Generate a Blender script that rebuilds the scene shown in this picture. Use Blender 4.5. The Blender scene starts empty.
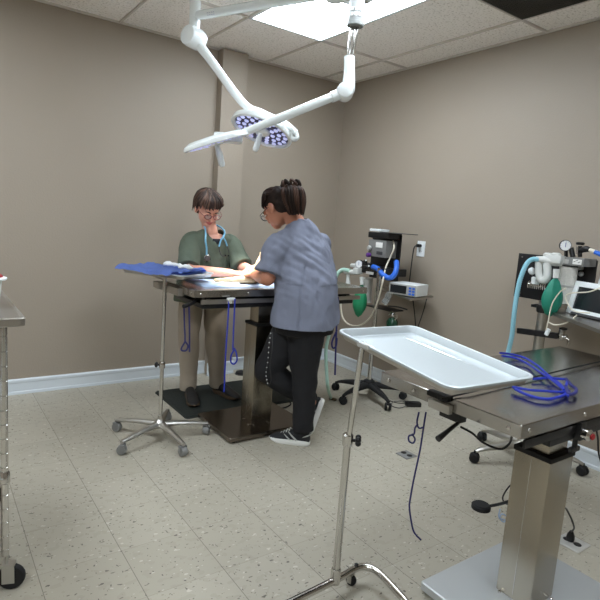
import bpy, bmesh, math, random
from mathutils import Vector, Matrix, noise
random.seed(4)
V = Vector
PI = math.pi
scene = bpy.context.scene
col = scene.collection

# ------------------------------------------------------------------ camera
FW = V((0.5777, 0.80346, -0.14397)).normalized()
RT = V((0.81585, -0.57387, 0.0711))
RT = (RT - FW * RT.dot(FW)).normalized()
UP = RT.cross(FW)
CAM = V((-3.30745, -4.10091, 1.35279))
FPX = 530.63
cd = bpy.data.cameras.new('camera')
cam = bpy.data.objects.new('camera', cd)
col.objects.link(cam)
cam.matrix_world = Matrix(((RT.x, UP.x, -FW.x, CAM.x), (RT.y, UP.y, -FW.y, CAM.y), (RT.z, UP.z, -FW.z, CAM.z), (0, 0, 0, 1)))
cd.sensor_width = 36
cd.lens = FPX / 600 * 36
cd.clip_start = 0.05
scene.camera = cam
# ------------------------------------------------------------------ world, exposure
w = bpy.data.worlds.new('world')
scene.world = w
w.use_nodes = True
w.node_tree.nodes['Background'].inputs[0].default_value = (0.8, 0.85, 0.9, 1)
w.node_tree.nodes['Background'].inputs[1].default_value = 0.05
vs = scene.view_settings
vs.view_transform = 'Standard'
vs.look = 'None'
vs.gamma = 1
vs.use_curve_mapping = False
vs.exposure = 0.55
PANEL_STRENGTH = 15.0
SURGICAL_W = 34.0
H = 2.666


def ray(x, y):
    return FW + RT * ((x - 300) / FPX) + UP * ((300 - y) / FPX)


def atz(x, y, z):
    d = ray(x, y)
    return CAM + d * ((z - CAM.z) / d.z)


def atX(x, y, X):
    d = ray(x, y)
    return CAM + d * ((X - CAM.x) / d.x)


def atd(x, y, dep):
    return CAM + ray(x, y) * dep


# ------------------------------------------------------------------ materials
def s2l(c):
    return tuple(((v / 255) / 12.92 if v / 255 <= 0.04045 else ((v / 255 + 0.055) / 1.055) ** 2.4) for v in c) + (1,)


def mat(name, rgb, rough=0.5, metal=0.0, bump=0.0, bscale=60, var=0.0, vscale=8, emit=None, spec=0.5, coat=0, alpha=1, trans=0, aniso=None, sheen=0):
    m = bpy.data.materials.new(name)
    m.use_nodes = True
    nt = m.node_tree
    b = nt.nodes['Principled BSDF']
    b.inputs['Base Color'].default_value = s2l(rgb)
    b.inputs['Roughness'].default_value = rough
    b.inputs['Metallic'].default_value = metal
    b.inputs['Specular IOR Level'].default_value = spec
    b.inputs['Coat Weight'].default_value = coat
    b.inputs['Transmission Weight'].default_value = trans
    b.inputs['Alpha'].default_value = alpha
    b.inputs['Sheen Weight'].default_value = sheen
    tc = nt.nodes.new('ShaderNodeTexCoord')
    src = tc.outputs['Object']
    if aniso:
        mp = nt.nodes.new('ShaderNodeMapping')
        mp.inputs['Scale'].default_value = aniso
        nt.links.new(src, mp.inputs[0])
        src = mp.outputs[0]
    if var > 0:
        n = nt.nodes.new('ShaderNodeTexNoise')
        n.inputs['Scale'].default_value = vscale
        n.inputs['Detail'].default_value = 4
        nt.links.new(src, n.inputs['Vector'])
        mx = nt.nodes.new('ShaderNodeMix')
        mx.data_type = 'RGBA'
        c = s2l(rgb)
        mx.inputs[6].default_value = tuple(v * (1 - var) for v in c[:3]) + (1,)
        mx.inputs[7].default_value = tuple(min(1, v * (1 + var)) for v in c[:3]) + (1,)
        nt.links.new(n.outputs[0], mx.inputs[0])
        nt.links.new(mx.outputs[2], b.inputs['Base Color'])
    if bump > 0:
        n = nt.nodes.new('ShaderNodeTexNoise')
        n.inputs['Scale'].default_value = bscale
        n.inputs['Detail'].default_value = 3
        nt.links.new(src, n.inputs['Vector'])
        bp = nt.nodes.new('ShaderNodeBump')
        bp.inputs['Strength'].default_value = bump
        bp.inputs['Distance'].default_value = 0.01
        nt.links.new(n.outputs[0], bp.inputs['Height'])
        nt.links.new(bp.outputs[0], b.inputs['Normal'])
    if emit:
        b.inputs['Emission Color'].default_value = s2l(emit[0])
        b.inputs['Emission Strength'].default_value = emit[1]
    return m


M = {}
M['wall'] = mat('taupe_paint', (156, 145, 131), 0.55, bump=0.12, bscale=90, var=0.02, vscale=3)
M['base'] = mat('white_baseboard', (214, 222, 228), 0.35)
M['tile'] = None
M['tbar'] = mat('ceiling_grid_metal', (206, 200, 192), 0.5)
M['white'] = mat('white_plastic', (228, 233, 234), 0.35)
M['enamel'] = mat('white_enamel', (232, 238, 238), 0.22, coat=0.3)
M['grey'] = mat('grey_plastic', (120, 120, 118), 0.45)
M['lgrey'] = mat('light_grey_plastic', (170, 170, 166), 0.4)
M['colgrey'] = mat('column_grey', (112, 114, 112), 0.4)
M['dgrey'] = mat('dark_grey_plastic', (64, 64, 66), 0.45)
M['black'] = mat('black_plastic', (18, 18, 20), 0.4)
M['rubber'] = mat('black_rubber', (14, 14, 15), 0.75)
M['screen'] = mat('dark_screen', (34, 37, 40), 0.16)
M['steel'] = mat('brushed_steel', (180, 175, 168), 0.34, 1.0, bump=0.05, bscale=40, aniso=(1, 60, 60))
M['steelv'] = mat('brushed_steel_column', (168, 160, 146), 0.24, 1.0, bump=0.06, bscale=30, aniso=(60, 60, 1))
M['steeltop'] = mat('satin_steel_top', (172, 169, 165), 0.18, 1.0, bump=0.03, bscale=30, aniso=(1, 60, 60))
M['chrome'] = mat('chrome', (205, 203, 200), 0.14, 1.0)
M['satin'] = mat('satin_steel_tray', (190, 197, 200), 0.58, 0.85)
M['darkrefl_base'] = mat('steel_base_dark_reflection', (118, 110, 102), 0.25, 1.0)  # far table base: its dark reflection is put into the colour
M['brightrefl_base'] = mat('steel_base_bright_reflection', (196, 200, 202), 0.42, 0.55, bump=0.05, bscale=40, aniso=(1, 60, 60))  # near table base: ceiling panel reflection painted in as a paler, less metallic tone
M['alu'] = mat('cast_aluminium', (190, 188, 182), 0.36, 1.0)
M['blue'] = mat('royal_blue_cord', (12, 36, 150), 0.6)
M['navy'] = mat('navy_cord', (30, 30, 92), 0.65)
M['bluehose'] = mat('blue_hose', (44, 104, 208), 0.4)
M['palehose'] = mat('pale_blue_corrugated_hose', (142, 196, 212), 0.4)
M['mint'] = mat('pale_mint_hose', (170, 205, 190), 0.4)
M['green'] = mat('green_rebreathing_bag', (30, 138, 92), 0.5, bump=0.2, bscale=14)
M['teal'] = mat('teal_rebreathing_bag', (22, 122, 100), 0.5, bump=0.2, bscale=14)
M['clear'] = mat('clear_plastic', (222, 228, 228), 0.12, trans=0.75)
M['frost'] = mat('frosted_plastic', (214, 216, 212), 0.4, alpha=0.9)
M['lime'] = mat('white_absorber_granules', (205, 203, 196), 0.8, var=0.15, vscale=120, bump=0.4, bscale=140)
M['drape'] = mat('blue_surgical_drape', (112, 138, 208), 0.85, bump=0.35, bscale=40, var=0.15, vscale=14)
M['gauze'] = mat('white_gauze', (235, 238, 240), 0.9, bump=0.5, bscale=120)
M['towel'] = mat('pale_blue_towel', (176, 196, 224), 0.9, bump=0.4, bscale=120)
M['fur'] = mat('cream_fur', (226, 200, 160), 0.9, bump=0.8, bscale=120, var=0.18, vscale=16)
M['skin'] = mat('fair_skin', (214, 158, 136), 0.5, var=0.07, vscale=14, bump=0.08, bscale=120)
M['skin2'] = mat('tan_skin', (176, 118, 92), 0.5, var=0.07, vscale=14, bump=0.08, bscale=120)
M['lip'] = mat('lips', (176, 92, 86), 0.45)
M['eye'] = mat('eye_white', (225, 222, 215), 0.25)
M['iris'] = mat('iris', (48, 34, 24), 0.2)
M['hair1'] = mat('short_brown_hair', (48, 34, 28), 0.6, spec=.3, var=0.45, vscale=30, aniso=(1, 1, 0.25))
M['hair1b'] = mat('light_brown_hair', (92, 66, 52), 0.55, var=0.3, vscale=30)
M['hair2'] = mat('dark_brown_hair', (36, 25, 20), 0.62, spec=.25, var=0.4, vscale=30)
M['hair2b'] = mat('chestnut_hair', (62, 41, 31), 0.6, spec=.25, var=0.3, vscale=30)
M['tee'] = mat('olive_green_scrub_cloth', (88, 98, 84), 0.9, bump=0.15, bscale=200, var=0.06, vscale=10)
M['under'] = mat('dark_undershirt_cloth', (22, 24, 32), 0.9)
M['scrub'] = mat('grey_scrub_cloth', (116, 121, 138), 0.85, bump=0.2, bscale=160, var=0.05, vscale=10)
M['khaki'] = mat('khaki_cloth', (160, 148, 132), 0.9, bump=0.15, bscale=150, var=0.06, vscale=8)
M['blackcloth'] = mat('black_cloth', (17, 17, 21), 0.85, bump=0.12, bscale=120)
M['shoe'] = mat('black_shoe_mesh', (24, 26, 30), 0.7, bump=0.4, bscale=220)
M['shoeblk'] = mat('black_leather_shoe', (20, 18, 18), 0.55)
M['solebrown'] = mat('brown_shoe_sole', (78, 62, 44), 0.7)
M['solewhite'] = mat('white_foam_sole', (224, 224, 220), 0.6)
M['red'] = mat('red_plastic', (150, 30, 34), 0.4)
M['redframe'] = mat('dark_red_glasses_frame', (112, 22, 30), 0.3)
M['lens'] = mat('glasses_lens', (235, 238, 240), 0.05, alpha=0.15)
M['stetho'] = mat('light_blue_tubing', (112, 172, 204), 0.35)
M['mat'] = mat('black_foam_mat', (26, 32, 28), 0.8, bump=0.5, bscale=90)
M['caster'] = mat('grey_rubber_caster', (128, 128, 126), 0.6)
M['label'] = mat('white_sticker', (228, 228, 224), 0.5)
M['purple'] = mat('purple_knob', (88, 44, 122), 0.4)
M['led'] = mat('led_lens', (196, 200, 240), 0.15, emit=((205, 210, 255), 0.35))
M['ledplate'] = mat('led_reflector_plate', (84, 84, 128), 0.25, 0.6)
M['bluemark'] = mat('blue_printed_mark', (58, 60, 148), 0.4)
M['greenball'] = mat('dark_green_bottle', (20, 58, 40), 0.2)
M['ivory'] = mat('ivory_cord', (214, 208, 190), 0.5)
M['dial'] = mat('dial_face', (236, 238, 238), 0.3)
M['vent'] = mat('return_air_grille', (72, 68, 62), 0.6)
M['ventback'] = mat('duct_interior', (22, 20, 18), 0.9)
M['plate'] = mat('steel_floor_plate', (205, 203, 198), 0.35, 0.3)


def tile_mat():
    m = mat('mineral_ceiling_tile', (196, 189, 181), 0.95)
    nt = m.node_tree
    b = nt.nodes['Principled BSDF']
    tc = nt.nodes.new('ShaderNodeTexCoord')
    v = nt.nodes.new('ShaderNodeTexNoise')
    v.inputs['Scale'].default_value = 75
    v.inputs['Detail'].default_value = 3
    nt.links.new(tc.outputs['Object'], v.inputs['Vector'])
    r = nt.nodes.new('ShaderNodeValToRGB')
    r.color_ramp.elements[0].position = 0.30
    r.color_ramp.elements[0].color = s2l((205, 199, 190))
    r.color_ramp.elements[1].position = 0.46
    r.color_ramp.elements[1].color = s2l((250, 246, 240))
    nt.links.new(v.outputs[0], r.inputs[0])
    nt.links.new(r.outputs[0], b.inputs['Base Color'])
    return m


M['tile'] = tile_mat()
FX, FY, FT = -2.992, -2.135, 0.3048


def floor_mat():
    m = mat('flecked_vinyl_tile', (182, 173, 154), 0.42)
    nt = m.node_tree
    N, L = nt.nodes, nt.links
    b = N['Principled BSDF']
    tc = N.new('ShaderNodeTexCoord')
    sx = N.new('ShaderNodeSeparateXYZ')
    L.new(tc.outputs['Object'], sx.inputs[0])

    def mth(op, a, bb=None, cc=None):
        n = N.new('ShaderNodeMath')
        n.operation = op
        for i, t in enumerate((a, bb, cc)):
            if t is None:
                continue
            if isinstance(t, (int, float)):
                n.inputs[i].default_value = t
            else:
                L.new(t, n.inputs[i])
        return n.outputs[0]
    u = mth('DIVIDE', mth('SUBTRACT', sx.outputs[0], FX), FT)
    v = mth('DIVIDE', mth('SUBTRACT', sx.outputs[1], FY), FT)
    fu, fv = mth('FRACT', u), mth('FRACT', v)
    du = mth('MINIMUM', fu, mth('SUBTRACT', 1, fu))
    dv = mth('MINIMUM', fv, mth('SUBTRACT', 1, fv))
    lu = mth('LESS_THAN', du, 0.0042)
    lv = mth('MULTIPLY', mth('LESS_THAN', dv, 0.0032), 0.55)
    line = mth('MAXIMUM', lu, lv)
    cmb = N.new('ShaderNodeCombineXYZ')
    L.new(mth('FLOOR', u), cmb.inputs[0])
    L.new(mth('FLOOR', v), cmb.inputs[1])
    wn = N.new('ShaderNodeTexWhiteNoise')
    L.new(cmb.outputs[0], wn.inputs['Vector'])
    base = N.new('ShaderNodeMix')
    base.data_type = 'RGBA'
    base.inputs[6].default_value = s2l((166, 160, 145))
    base.inputs[7].default_value = s2l((173, 167, 152))
    L.new(wn.outputs[0], base.inputs[0])
    cur = base.outputs[2]

    def fleck(scale, stretch, rot, thr, colr, cur, amt=1.0):
        mp = N.new('ShaderNodeMapping')
        mp.inputs['Scale'].default_value = stretch
        mp.inputs['Rotation'].default_value = (0, 0, rot)
        L.new(tc.outputs['Object'], mp.inputs[0])
        n = N.new('ShaderNodeTexNoise')
        n.inputs['Scale'].default_value = scale
        n.inputs['Detail'].default_value = 1.5
        L.new(mp.outputs[0], n.inputs['Vector'])
        f = mth('MULTIPLY', mth('GREATER_THAN', n.outputs[0], thr), amt)
        mx = N.new('ShaderNodeMix')
        mx.data_type = 'RGBA'
        L.new(f, mx.inputs[0])
        L.new(cur, mx.inputs[6])
        mx.inputs[7].default_value = s2l(colr)
        return mx.outputs[2]
    cur = fleck(34, (1, 2.2, 1), 0.5, 0.685, (84, 78, 70), cur, 0.85)
    cur = fleck(40, (2.2, 1, 1), 0.2, 0.70, (74, 69, 64), cur, 0.85)
    cur = fleck(32, (1, 1.8, 1), 1.1, 0.69, (204, 199, 186), cur, 0.7)
    cur = fleck(20, (1, 1.4, 1), 0.8, 0.60, (150, 143, 128), cur, 0.28)
    mx = N.new('ShaderNodeMix')
    mx.data_type = 'RGBA'
    L.new(mth('MULTIPLY', line, 0.8), mx.inputs[0])
    L.new(cur, mx.inputs[6])
    mx.inputs[7].default_value = s2l((96, 90, 80))
    L.new(mx.outputs[2], b.inputs['Base Color'])
    bn = N.new('ShaderNodeTexNoise')
    bn.inputs['Scale'].default_value = 3
    L.new(tc.outputs['Object'], bn.inputs['Vector'])
    rr = mth('ADD', mth('MULTIPLY', bn.outputs[0], 0.25), 0.34)
    L.new(rr, b.inputs['Roughness'])
    return m


M['floor'] = floor_mat()

# ------------------------------------------------------------------ mesh helpers
WM = {}


def obj(name, bm, m, parent=None, smooth=True, angle=35, label=None):
    bmesh.ops.recalc_face_normals(bm, faces=bm.faces)
    me = bpy.data.meshes.new(name)
    bm.to_mesh(me)
    bm.free()
    o = bpy.data.objects.new(name, me)
    me.materials.append(M[m] if isinstance(m, str) else m)
    col.objects.link(o)
    if smooth:
        me.shade_smooth()
        me.set_sharp_from_angle(angle=math.radians(angle))
    if parent is not None:
        par(o, parent)
    if label:
        o['label'] = label
    return o


def par(o, parent):
    o.parent = parent
    o.matrix_parent_inverse = WM.get(parent.name, Matrix.Identity(4)).inverted()


def thing(name, label, cat, loc, group=None):
    o = bpy.data.objects.new(name, None)
    o.empty_display_size = 0.1
    col.objects.link(o)
    o.location = loc
    WM[o.name] = Matrix.Translation(V(loc))
    return tag(o, label, cat, group)


def tag(o, label, cat, group=None):
    o['label'] = label
    o['category'] = cat
    if group:
        o['group'] = group
    return o


def struct(o):
    o['kind'] = 'structure'
    return o


def B():
    return bmesh.new()


def rotz(a):
    return Matrix.Rotation(a, 4, 'Z')


def box(bm, c, s, bev=0.0, rot=None, seg=2):
    r = bmesh.ops.create_cube(bm, size=1.0)
    vs_ = r['verts']
    for v in vs_:
        v.co = V((v.co.x * s[0], v.co.y * s[1], v.co.z * s[2]))
    if bev > 0:
        es = list({e for v in vs_ for e in v.link_edges})
        rb = bmesh.ops.bevel(bm, geom=es, offset=min(bev, min(s) * 0.45), segments=seg, profile=0.7, affect='EDGES')
        vs_ = list({v for v in rb['verts']} | {v for v in vs_ if v.is_valid})
        # collect the whole island
        seen = set(vs_)
        st = list(vs_)
        while st:
            q = st.pop()
            for e in q.link_edges:
                o2 = e.other_vert(q)
                if o2 not in seen:
                    seen.add(o2)
                    st.append(o2)
        vs_ = list(seen)
    mt = Matrix.Translation(V(c)) @ (rot if rot is not None else Matrix.Identity(4))
    for v in vs_:
        v.co = mt @ v.co
    return bm


def span(bm, lo, hi, bev=0.0):
    lo, hi = V(lo), V(hi)
    return box(bm, (lo + hi) / 2, hi - lo, bev)


def frame_for(t, hint=None):
    t = t.normalized()
    h = hint if hint is not None else (V((0, 0, 1)) if abs(t.z) < 0.9 else V((1, 0, 0)))
    a = (h - t * h.dot(t))
    if a.length < 1e-5:
        a = V((0, 1, 0)) - t * t.y
    a.normalize()
    return a, t.cross(a)


def catmull(pts, n=6):
    pts = [V(p) for p in pts]
    if len(pts) < 3:
        return pts
    out = []
    P = [pts[0] * 2 - pts[1]] + pts + [pts[-1] * 2 - pts[-2]]
    for i in range(1, len(P) - 2):
        p0, p1, p2, p3 = P[i - 1:i + 3]
        for k in range(n):
            t = k / n
            out.append(0.5 * ((2 * p1) + (p2 - p0) * t + (2 * p0 - 5 * p1 + 4 * p2 - p3) * t * t + (3 * p1 - p0 - 3 * p2 + p3) * t ** 3))
    out.append(pts[-1])
    return out


def tube(bm, pts, r, seg=8, n=6, smooth=True, closed=False, ribs=0):
    """a round tube through the points; r is one radius or one per given point"""
    pts = [V(p) for p in pts]
    k0 = len(pts)
    if closed:
        pts = pts + [pts[0]]
    path = catmull(pts, n) if smooth and len(pts) > 2 else pts
    m = len(path)
    rr = []
    for i in range(m):
        if isinstance(r, (list, tuple)):
            f = i / (m - 1) * (len(r) - 1)
            a = min(int(f), len(r) - 2)
            rr.append(r[a] + (r[a + 1] - r[a]) * (f - a))
        else:
            rr.append(r)
        if ribs and i % 2:
            rr[-1] *= 1 - ribs
    a = None
    rings = []
    for i in range(m):
        t = (path[min(i + 1, m - 1)] - path[max(i - 1, 0)])
        if t.length < 1e-9:
            t = V((0, 0, 1))
        a, b = frame_for(t, a)
        rings.append([bm.verts.new(path[i] + (a * math.cos(2 * PI * j / seg) + b * math.sin(2 * PI * j / seg)) * rr[i]) for j in range(seg)])
    for i in range(m - 1):
        for j in range(seg):
            bm.faces.new((rings[i][j], rings[i][(j + 1) % seg], rings[i + 1][(j + 1) % seg], rings[i + 1][j]))
    bm.faces.new(rings[0][::-1])
    bm.faces.new(rings[-1])
    return bm


def cyl(bm, p0, p1, r, r2=None, seg=20):
    return tube(bm, [p0, p1], [r, r if r2 is None else r2], seg=seg, smooth=False)


def lathe(bm, prof, c, axis=(0, 0, 1), seg=28):
    """prof: (radius, height) pairs about axis through c"""
    ax = V(axis).normalized()
    a, b = frame_for(ax)
    c = V(c)
    rings = []
    for r, h in prof:
        if r < 1e-6:
            rings.append([bm.verts.new(c + ax * h)])
        else:
            rings.append([bm.verts.new(c + ax * h + (a * math.cos(2 * PI * j / seg) + b * math.sin(2 * PI * j / seg)) * r) for j in range(seg)])
    for i in range(len(rings) - 1):
        p, q = rings[i], rings[i + 1]
        for j in range(seg):
            k = (j + 1) % seg
            if len(p) == 1 and len(q) == 1:
                continue
            if len(p) == 1:
                bm.faces.new((p[0], q[j], q[k]))
            elif len(q) == 1:
                bm.faces.new((p[j], p[k], q[0]))
            else:
                bm.faces.new((p[j], p[k], q[k], q[j]))
    if len(rings[0]) > 1:
        bm.faces.new(rings[0][::-1])
    if len(rings[-1]) > 1:
        bm.faces.new(rings[-1])
    return bm


def ell(bm, c, r, axes=None, seg=20):
    """ellipsoid with radii r along the given axes"""
    ret = bmesh.ops.create_uvsphere(bm, u_segments=seg, v_segments=seg // 2 + 2, radius=1.0)
    ax = axes or (V((1, 0, 0)), V((0, 1, 0)), V((0, 0, 1)))
    for v in ret['verts']:
        p = v.co.copy()
        v.co = V(c) + ax[0] * (p.x * r[0]) + ax[1] * (p.y * r[1]) + ax[2] * (p.z * r[2])
    return bm


def loft(bm, rings, seg=24, sub=3):
    """rings: (centre, axis_a*half_width, axis_b*half_depth) interpolated smoothly and capped"""
    C_ = catmull([r[0] for r in rings], sub)
    A_ = catmull([r[1] for r in rings], sub)
    B_ = catmull([r[2] for r in rings], sub)
    R_ = []
    for c, a, b in zip(C_, A_, B_):
        R_.append([bm.verts.new(c + a * math.cos(2 * PI * j / seg) + b * math.sin(2 * PI * j / seg)) for j in range(seg)])
    for i in range(len(R_) - 1):
        for j in range(seg):
            bm.faces.new((R_[i][j], R_[i][(j + 1) % seg], R_[i + 1][(j + 1) % seg], R_[i + 1][j]))
    bm.faces.new(R_[0][::-1])
    bm.faces.new(R_[-1])
    return bm


def limb(bm, pts, radii, seg=16, n=6, flat=None):
    """tapered limb with rounded ends"""
    tube(bm, pts, radii, seg=seg, n=n)
    ell(bm, pts[0], (radii[0],) * 3, seg=12)
    ell(bm, pts[-1], (radii[-1],) * 3, seg=12)
    return bm


def fuse(bm, voxel=0.005, smooth=4, factor=0.6):
    """merge overlapping closed shapes into one continuous skin"""
    bmesh.ops.recalc_face_normals(bm, faces=bm.faces)
    me = bpy.data.meshes.new('t')
    bm.to_mesh(me)
    bm.free()
    o = bpy.data.objects.new('t', me)
    col.objects.link(o)
    r = o.modifiers.new('r', 'REMESH')
    r.mode = 'VOXEL'
    r.voxel_size = voxel
    if smooth:
        s = o.modifiers.new('s', 'SMOOTH')
        s.iterations = smooth
        s.factor = factor
    dg = bpy.context.evaluated_depsgraph_get()
    dg.update()
    ev = o.evaluated_get(dg)
    out = bmesh.new()
    out.from_mesh(ev.to_mesh())
    ev.to_mesh_clear()
    bpy.data.objects.remove(o)
    bpy.data.meshes.remove(me)
    return out


def wrinkle(bm, amp=0.004, scale=(9, 9, 5), seed=0.0, fn=None):
    bm.normal_update()
    for v in bm.verts:
        p = V((v.co.x * scale[0] + seed, v.co.y * scale[1], v.co.z * scale[2]))
        n = noise.fractal(p, 0.8, 2.1, 3)
        k = abs(noise.noise(p * 0.7 + V((5, 2, 1)))) * 2
        a = amp * (fn(v.co) if fn else 1)
        v.co += v.normal * (n * a + (k - 0.5) * a * 0.8)
    return bm


def rrect(w_, d_, r, n=6):
    pts = []
    for cx, cy, a0 in ((w_ / 2 - r, d_ / 2 - r, 0), (-w_ / 2 + r, d_ / 2 - r, PI / 2), (-w_ / 2 + r, -d_ / 2 + r, PI), (w_ / 2 - r, -d_ / 2 + r, 1.5 * PI)):
        for k in range(n + 1):
            a = a0 + PI / 2 * k / n
            pts.append((cx + r * math.cos(a), cy + r * math.sin(a)))
    return pts


def nested(bm, w_, d_, r, prof, mt, n=6, cap0=True, cap1=True):
    """rounded rectangle rings: prof of (inset, z)"""
    R_ = []
    for ins, z in prof:
        rr = max(r - ins, 0.004)
        R_.append([bm.verts.new(mt @ V((x, y, z))) for x, y in rrect(w_ - 2 * ins, d_ - 2 * ins, rr, n)])
    m = len(R_[0])
    for i in range(len(R_) - 1):
        for j in range(m):
            bm.faces.new((R_[i][j], R_[i][(j + 1) % m], R_[i + 1][(j + 1) % m], R_[i + 1][j]))
    if cap0:
        bm.faces.new(R_[0][::-1])
    if cap1:
        bm.faces.new(R_[-1])
    return bm


# ================================================================== THE ROOM
XW, YN = -5.2, -6.2
struct(obj('floor', span(B(), (XW - .1, YN - .1, -0.1), (0.1, 0.1, 0)), 'floor', smooth=False))
struct(obj('ceiling', span(B(), (XW - .1, YN - .1, H + 0.012), (0.1, 0.1, H + 0.1)), 'tile', smooth=False))
struct(obj('wall_back', span(B(), (XW - .1, 0, 0), (0.1, 0.1, H + 0.02)), 'wall', smooth=False))
struct(obj('wall_right', span(B(), (0, YN - .1, 0), (0.1, 0, H + 0.02)), 'wall', smooth=False))
struct(obj('wall_left', span(B(), (XW - .1, YN, 0), (XW, 0, H + 0.02)), 'wall', smooth=False))
struct(obj('wall_front', span(B(), (XW, YN - .1, 0), (0, YN, H + 0.02)), 'wall', smooth=False))
# boxed-out pilaster on the back wall
PX0, PX1, PD = -1.335, -1.115, 0.09
struct(obj('trim_1', span(B(), (PX0, -PD, 0), (PX1, 0, H), 0.002), 'wall', smooth=False))


struct(obj('trim_4', span(B(), (PX1, -PD + .002, 0), (PX1 + .005, -.002, H), 0), 'wall', smooth=False))


def baseboard(name, p0, p1, nrm):
    """p0 -> p1 along the wall, nrm into the room"""
    p0, p1, nrm = V(p0), V(p1), V(nrm)
    bm = B()
    prof = [(0, 0), (0.016, 0), (0.016, 0.018), (0.012, 0.024), (0.012, 0.082), (0.015, 0.088), (0.015, 0.104), (0.008, 0.112), (0, 0.112)]
    a = [bm.verts.new(p0 + nrm * d + V((0, 0, z))) for d, z in prof]
    b = [bm.verts.new(p1 + nrm * d + V((0, 0, z))) for d, z in prof]
    n = len(prof)
    for i in range(n):
        bm.faces.new((a[i], a[(i + 1) % n], b[(i + 1) % n], b[i]))
    bm.faces.new(a)
    bm.faces.new(b[::-1])
    struct(obj(name, bm, 'base', angle=20))


baseboard('baseboard_back', (XW, 0, 0), (PX0, 0, 0), (0, -1, 0))
baseboard('baseboard_pilaster', (PX0 - .016, -PD, 0), (PX1 + .016, -PD, 0), (0, -1, 0))
baseboard('baseboard_corner', (PX1, 0, 0), (0, 0, 0), (0, -1, 0))
baseboard('baseboard_right', (0, 0, 0), (0, YN, 0), (-1, 0, 0))
baseboard('baseboard_left', (XW, 0, 0), (XW, YN, 0), (1, 0, 0))

# ceiling grid: bars along Y every 2 ft, along X every 4 ft
TT = 0.6096
gx = [-0.290 - i * TT for i in range(9)]
gy = [-0.785 - i * 2 * TT for i in range(5)]
bm = B()
for x in gx:
    span(bm, (x - .006, YN, H - .001), (x + .006, 0, H + .0135))
for y in gy:
    span(bm, (XW, y - .006, H - .0016), (0, y + .006, H + .0135))
span(bm, (gx[0], gy[1] - TT - .006, H - .0016), (gx[1], gy[1] - TT + .006, H + .0135))
struct(obj('trim_2', bm, 'tbar', smooth=False))
bm = B()
span(bm, (XW, -.012, H - .002), (0, 0, H + .012))
span(bm, (-.012, YN, H - .002), (0, 0, H + .012))
struct(obj('trim_3', bm, 'tbar', smooth=False))

pm = mat('light_diffuser', (240, 244, 246), 0.6, emit=((236, 246, 255), PANEL_STRENGTH))


def panel(x1, y1, label):
    t = thing('ceiling_light', label, 'ceiling light', (x1 - TT / 2, y1 - TT, H), 'recessed ceiling light panels')
    f = B()
    for a in ((x1 - TT, y1 - 2 * TT, x1 - TT + .022, y1), (x1 - .022, y1 - 2 * TT, x1, y1), (x1 - TT, y1 - .022, x1, y1), (x1 - TT, y1 - 2 * TT, x1, y1 - 2 * TT + .022)):
        span(f, (a[0], a[1], H - .003), (a[2], a[3], H + .012))
    obj('frame', f, 'white', t, smooth=False)
    obj('diffuser', span(B(), (x1 - TT + .02, y1 - 2 * TT + .02, H - .0005), (x1 - .02, y1 - .02, H + .0115)), pm, t, smooth=False)


panel(gx[1], gy[0], 'bright recessed ceiling light panel above the operating table')
panel(gx[5], gy[0], 'recessed ceiling light panel over the left side of the room')
panel(gx[2], gy[2], 'recessed ceiling light panel over the foreground table')
panel(gx[6], gy[2], 'recessed ceiling light panel behind the camera')

t = thing('air_vent', 'dark square return air grille set in the ceiling tiles', 'air vent', (gx[0] - TT / 2, gy[1] - TT / 2, H))
obj('duct', span(B(), (gx[1] + .011, gy[1] - TT + .011, H + .0105), (gx[0] - .011, gy[1] - .011, H + .0118)), 'ventback', t, smooth=False)
bm = B()
for k in range(40):
    x = gx[1] + .016 + k * (TT - .032) / 39
    span(bm, (x - .0012, gy[1] - TT + .011, H - .002), (x + .0012, gy[1] - .011, H + .0105))
    y = gy[1] - TT + .016 + k * (TT - .032) / 39
    span(bm, (gx[1] + .011, y - .0012, H - .002), (gx[0] - .011, y + .0012, H + .0105))
obj('grille', bm, 'vent', t, smooth=False)


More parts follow.
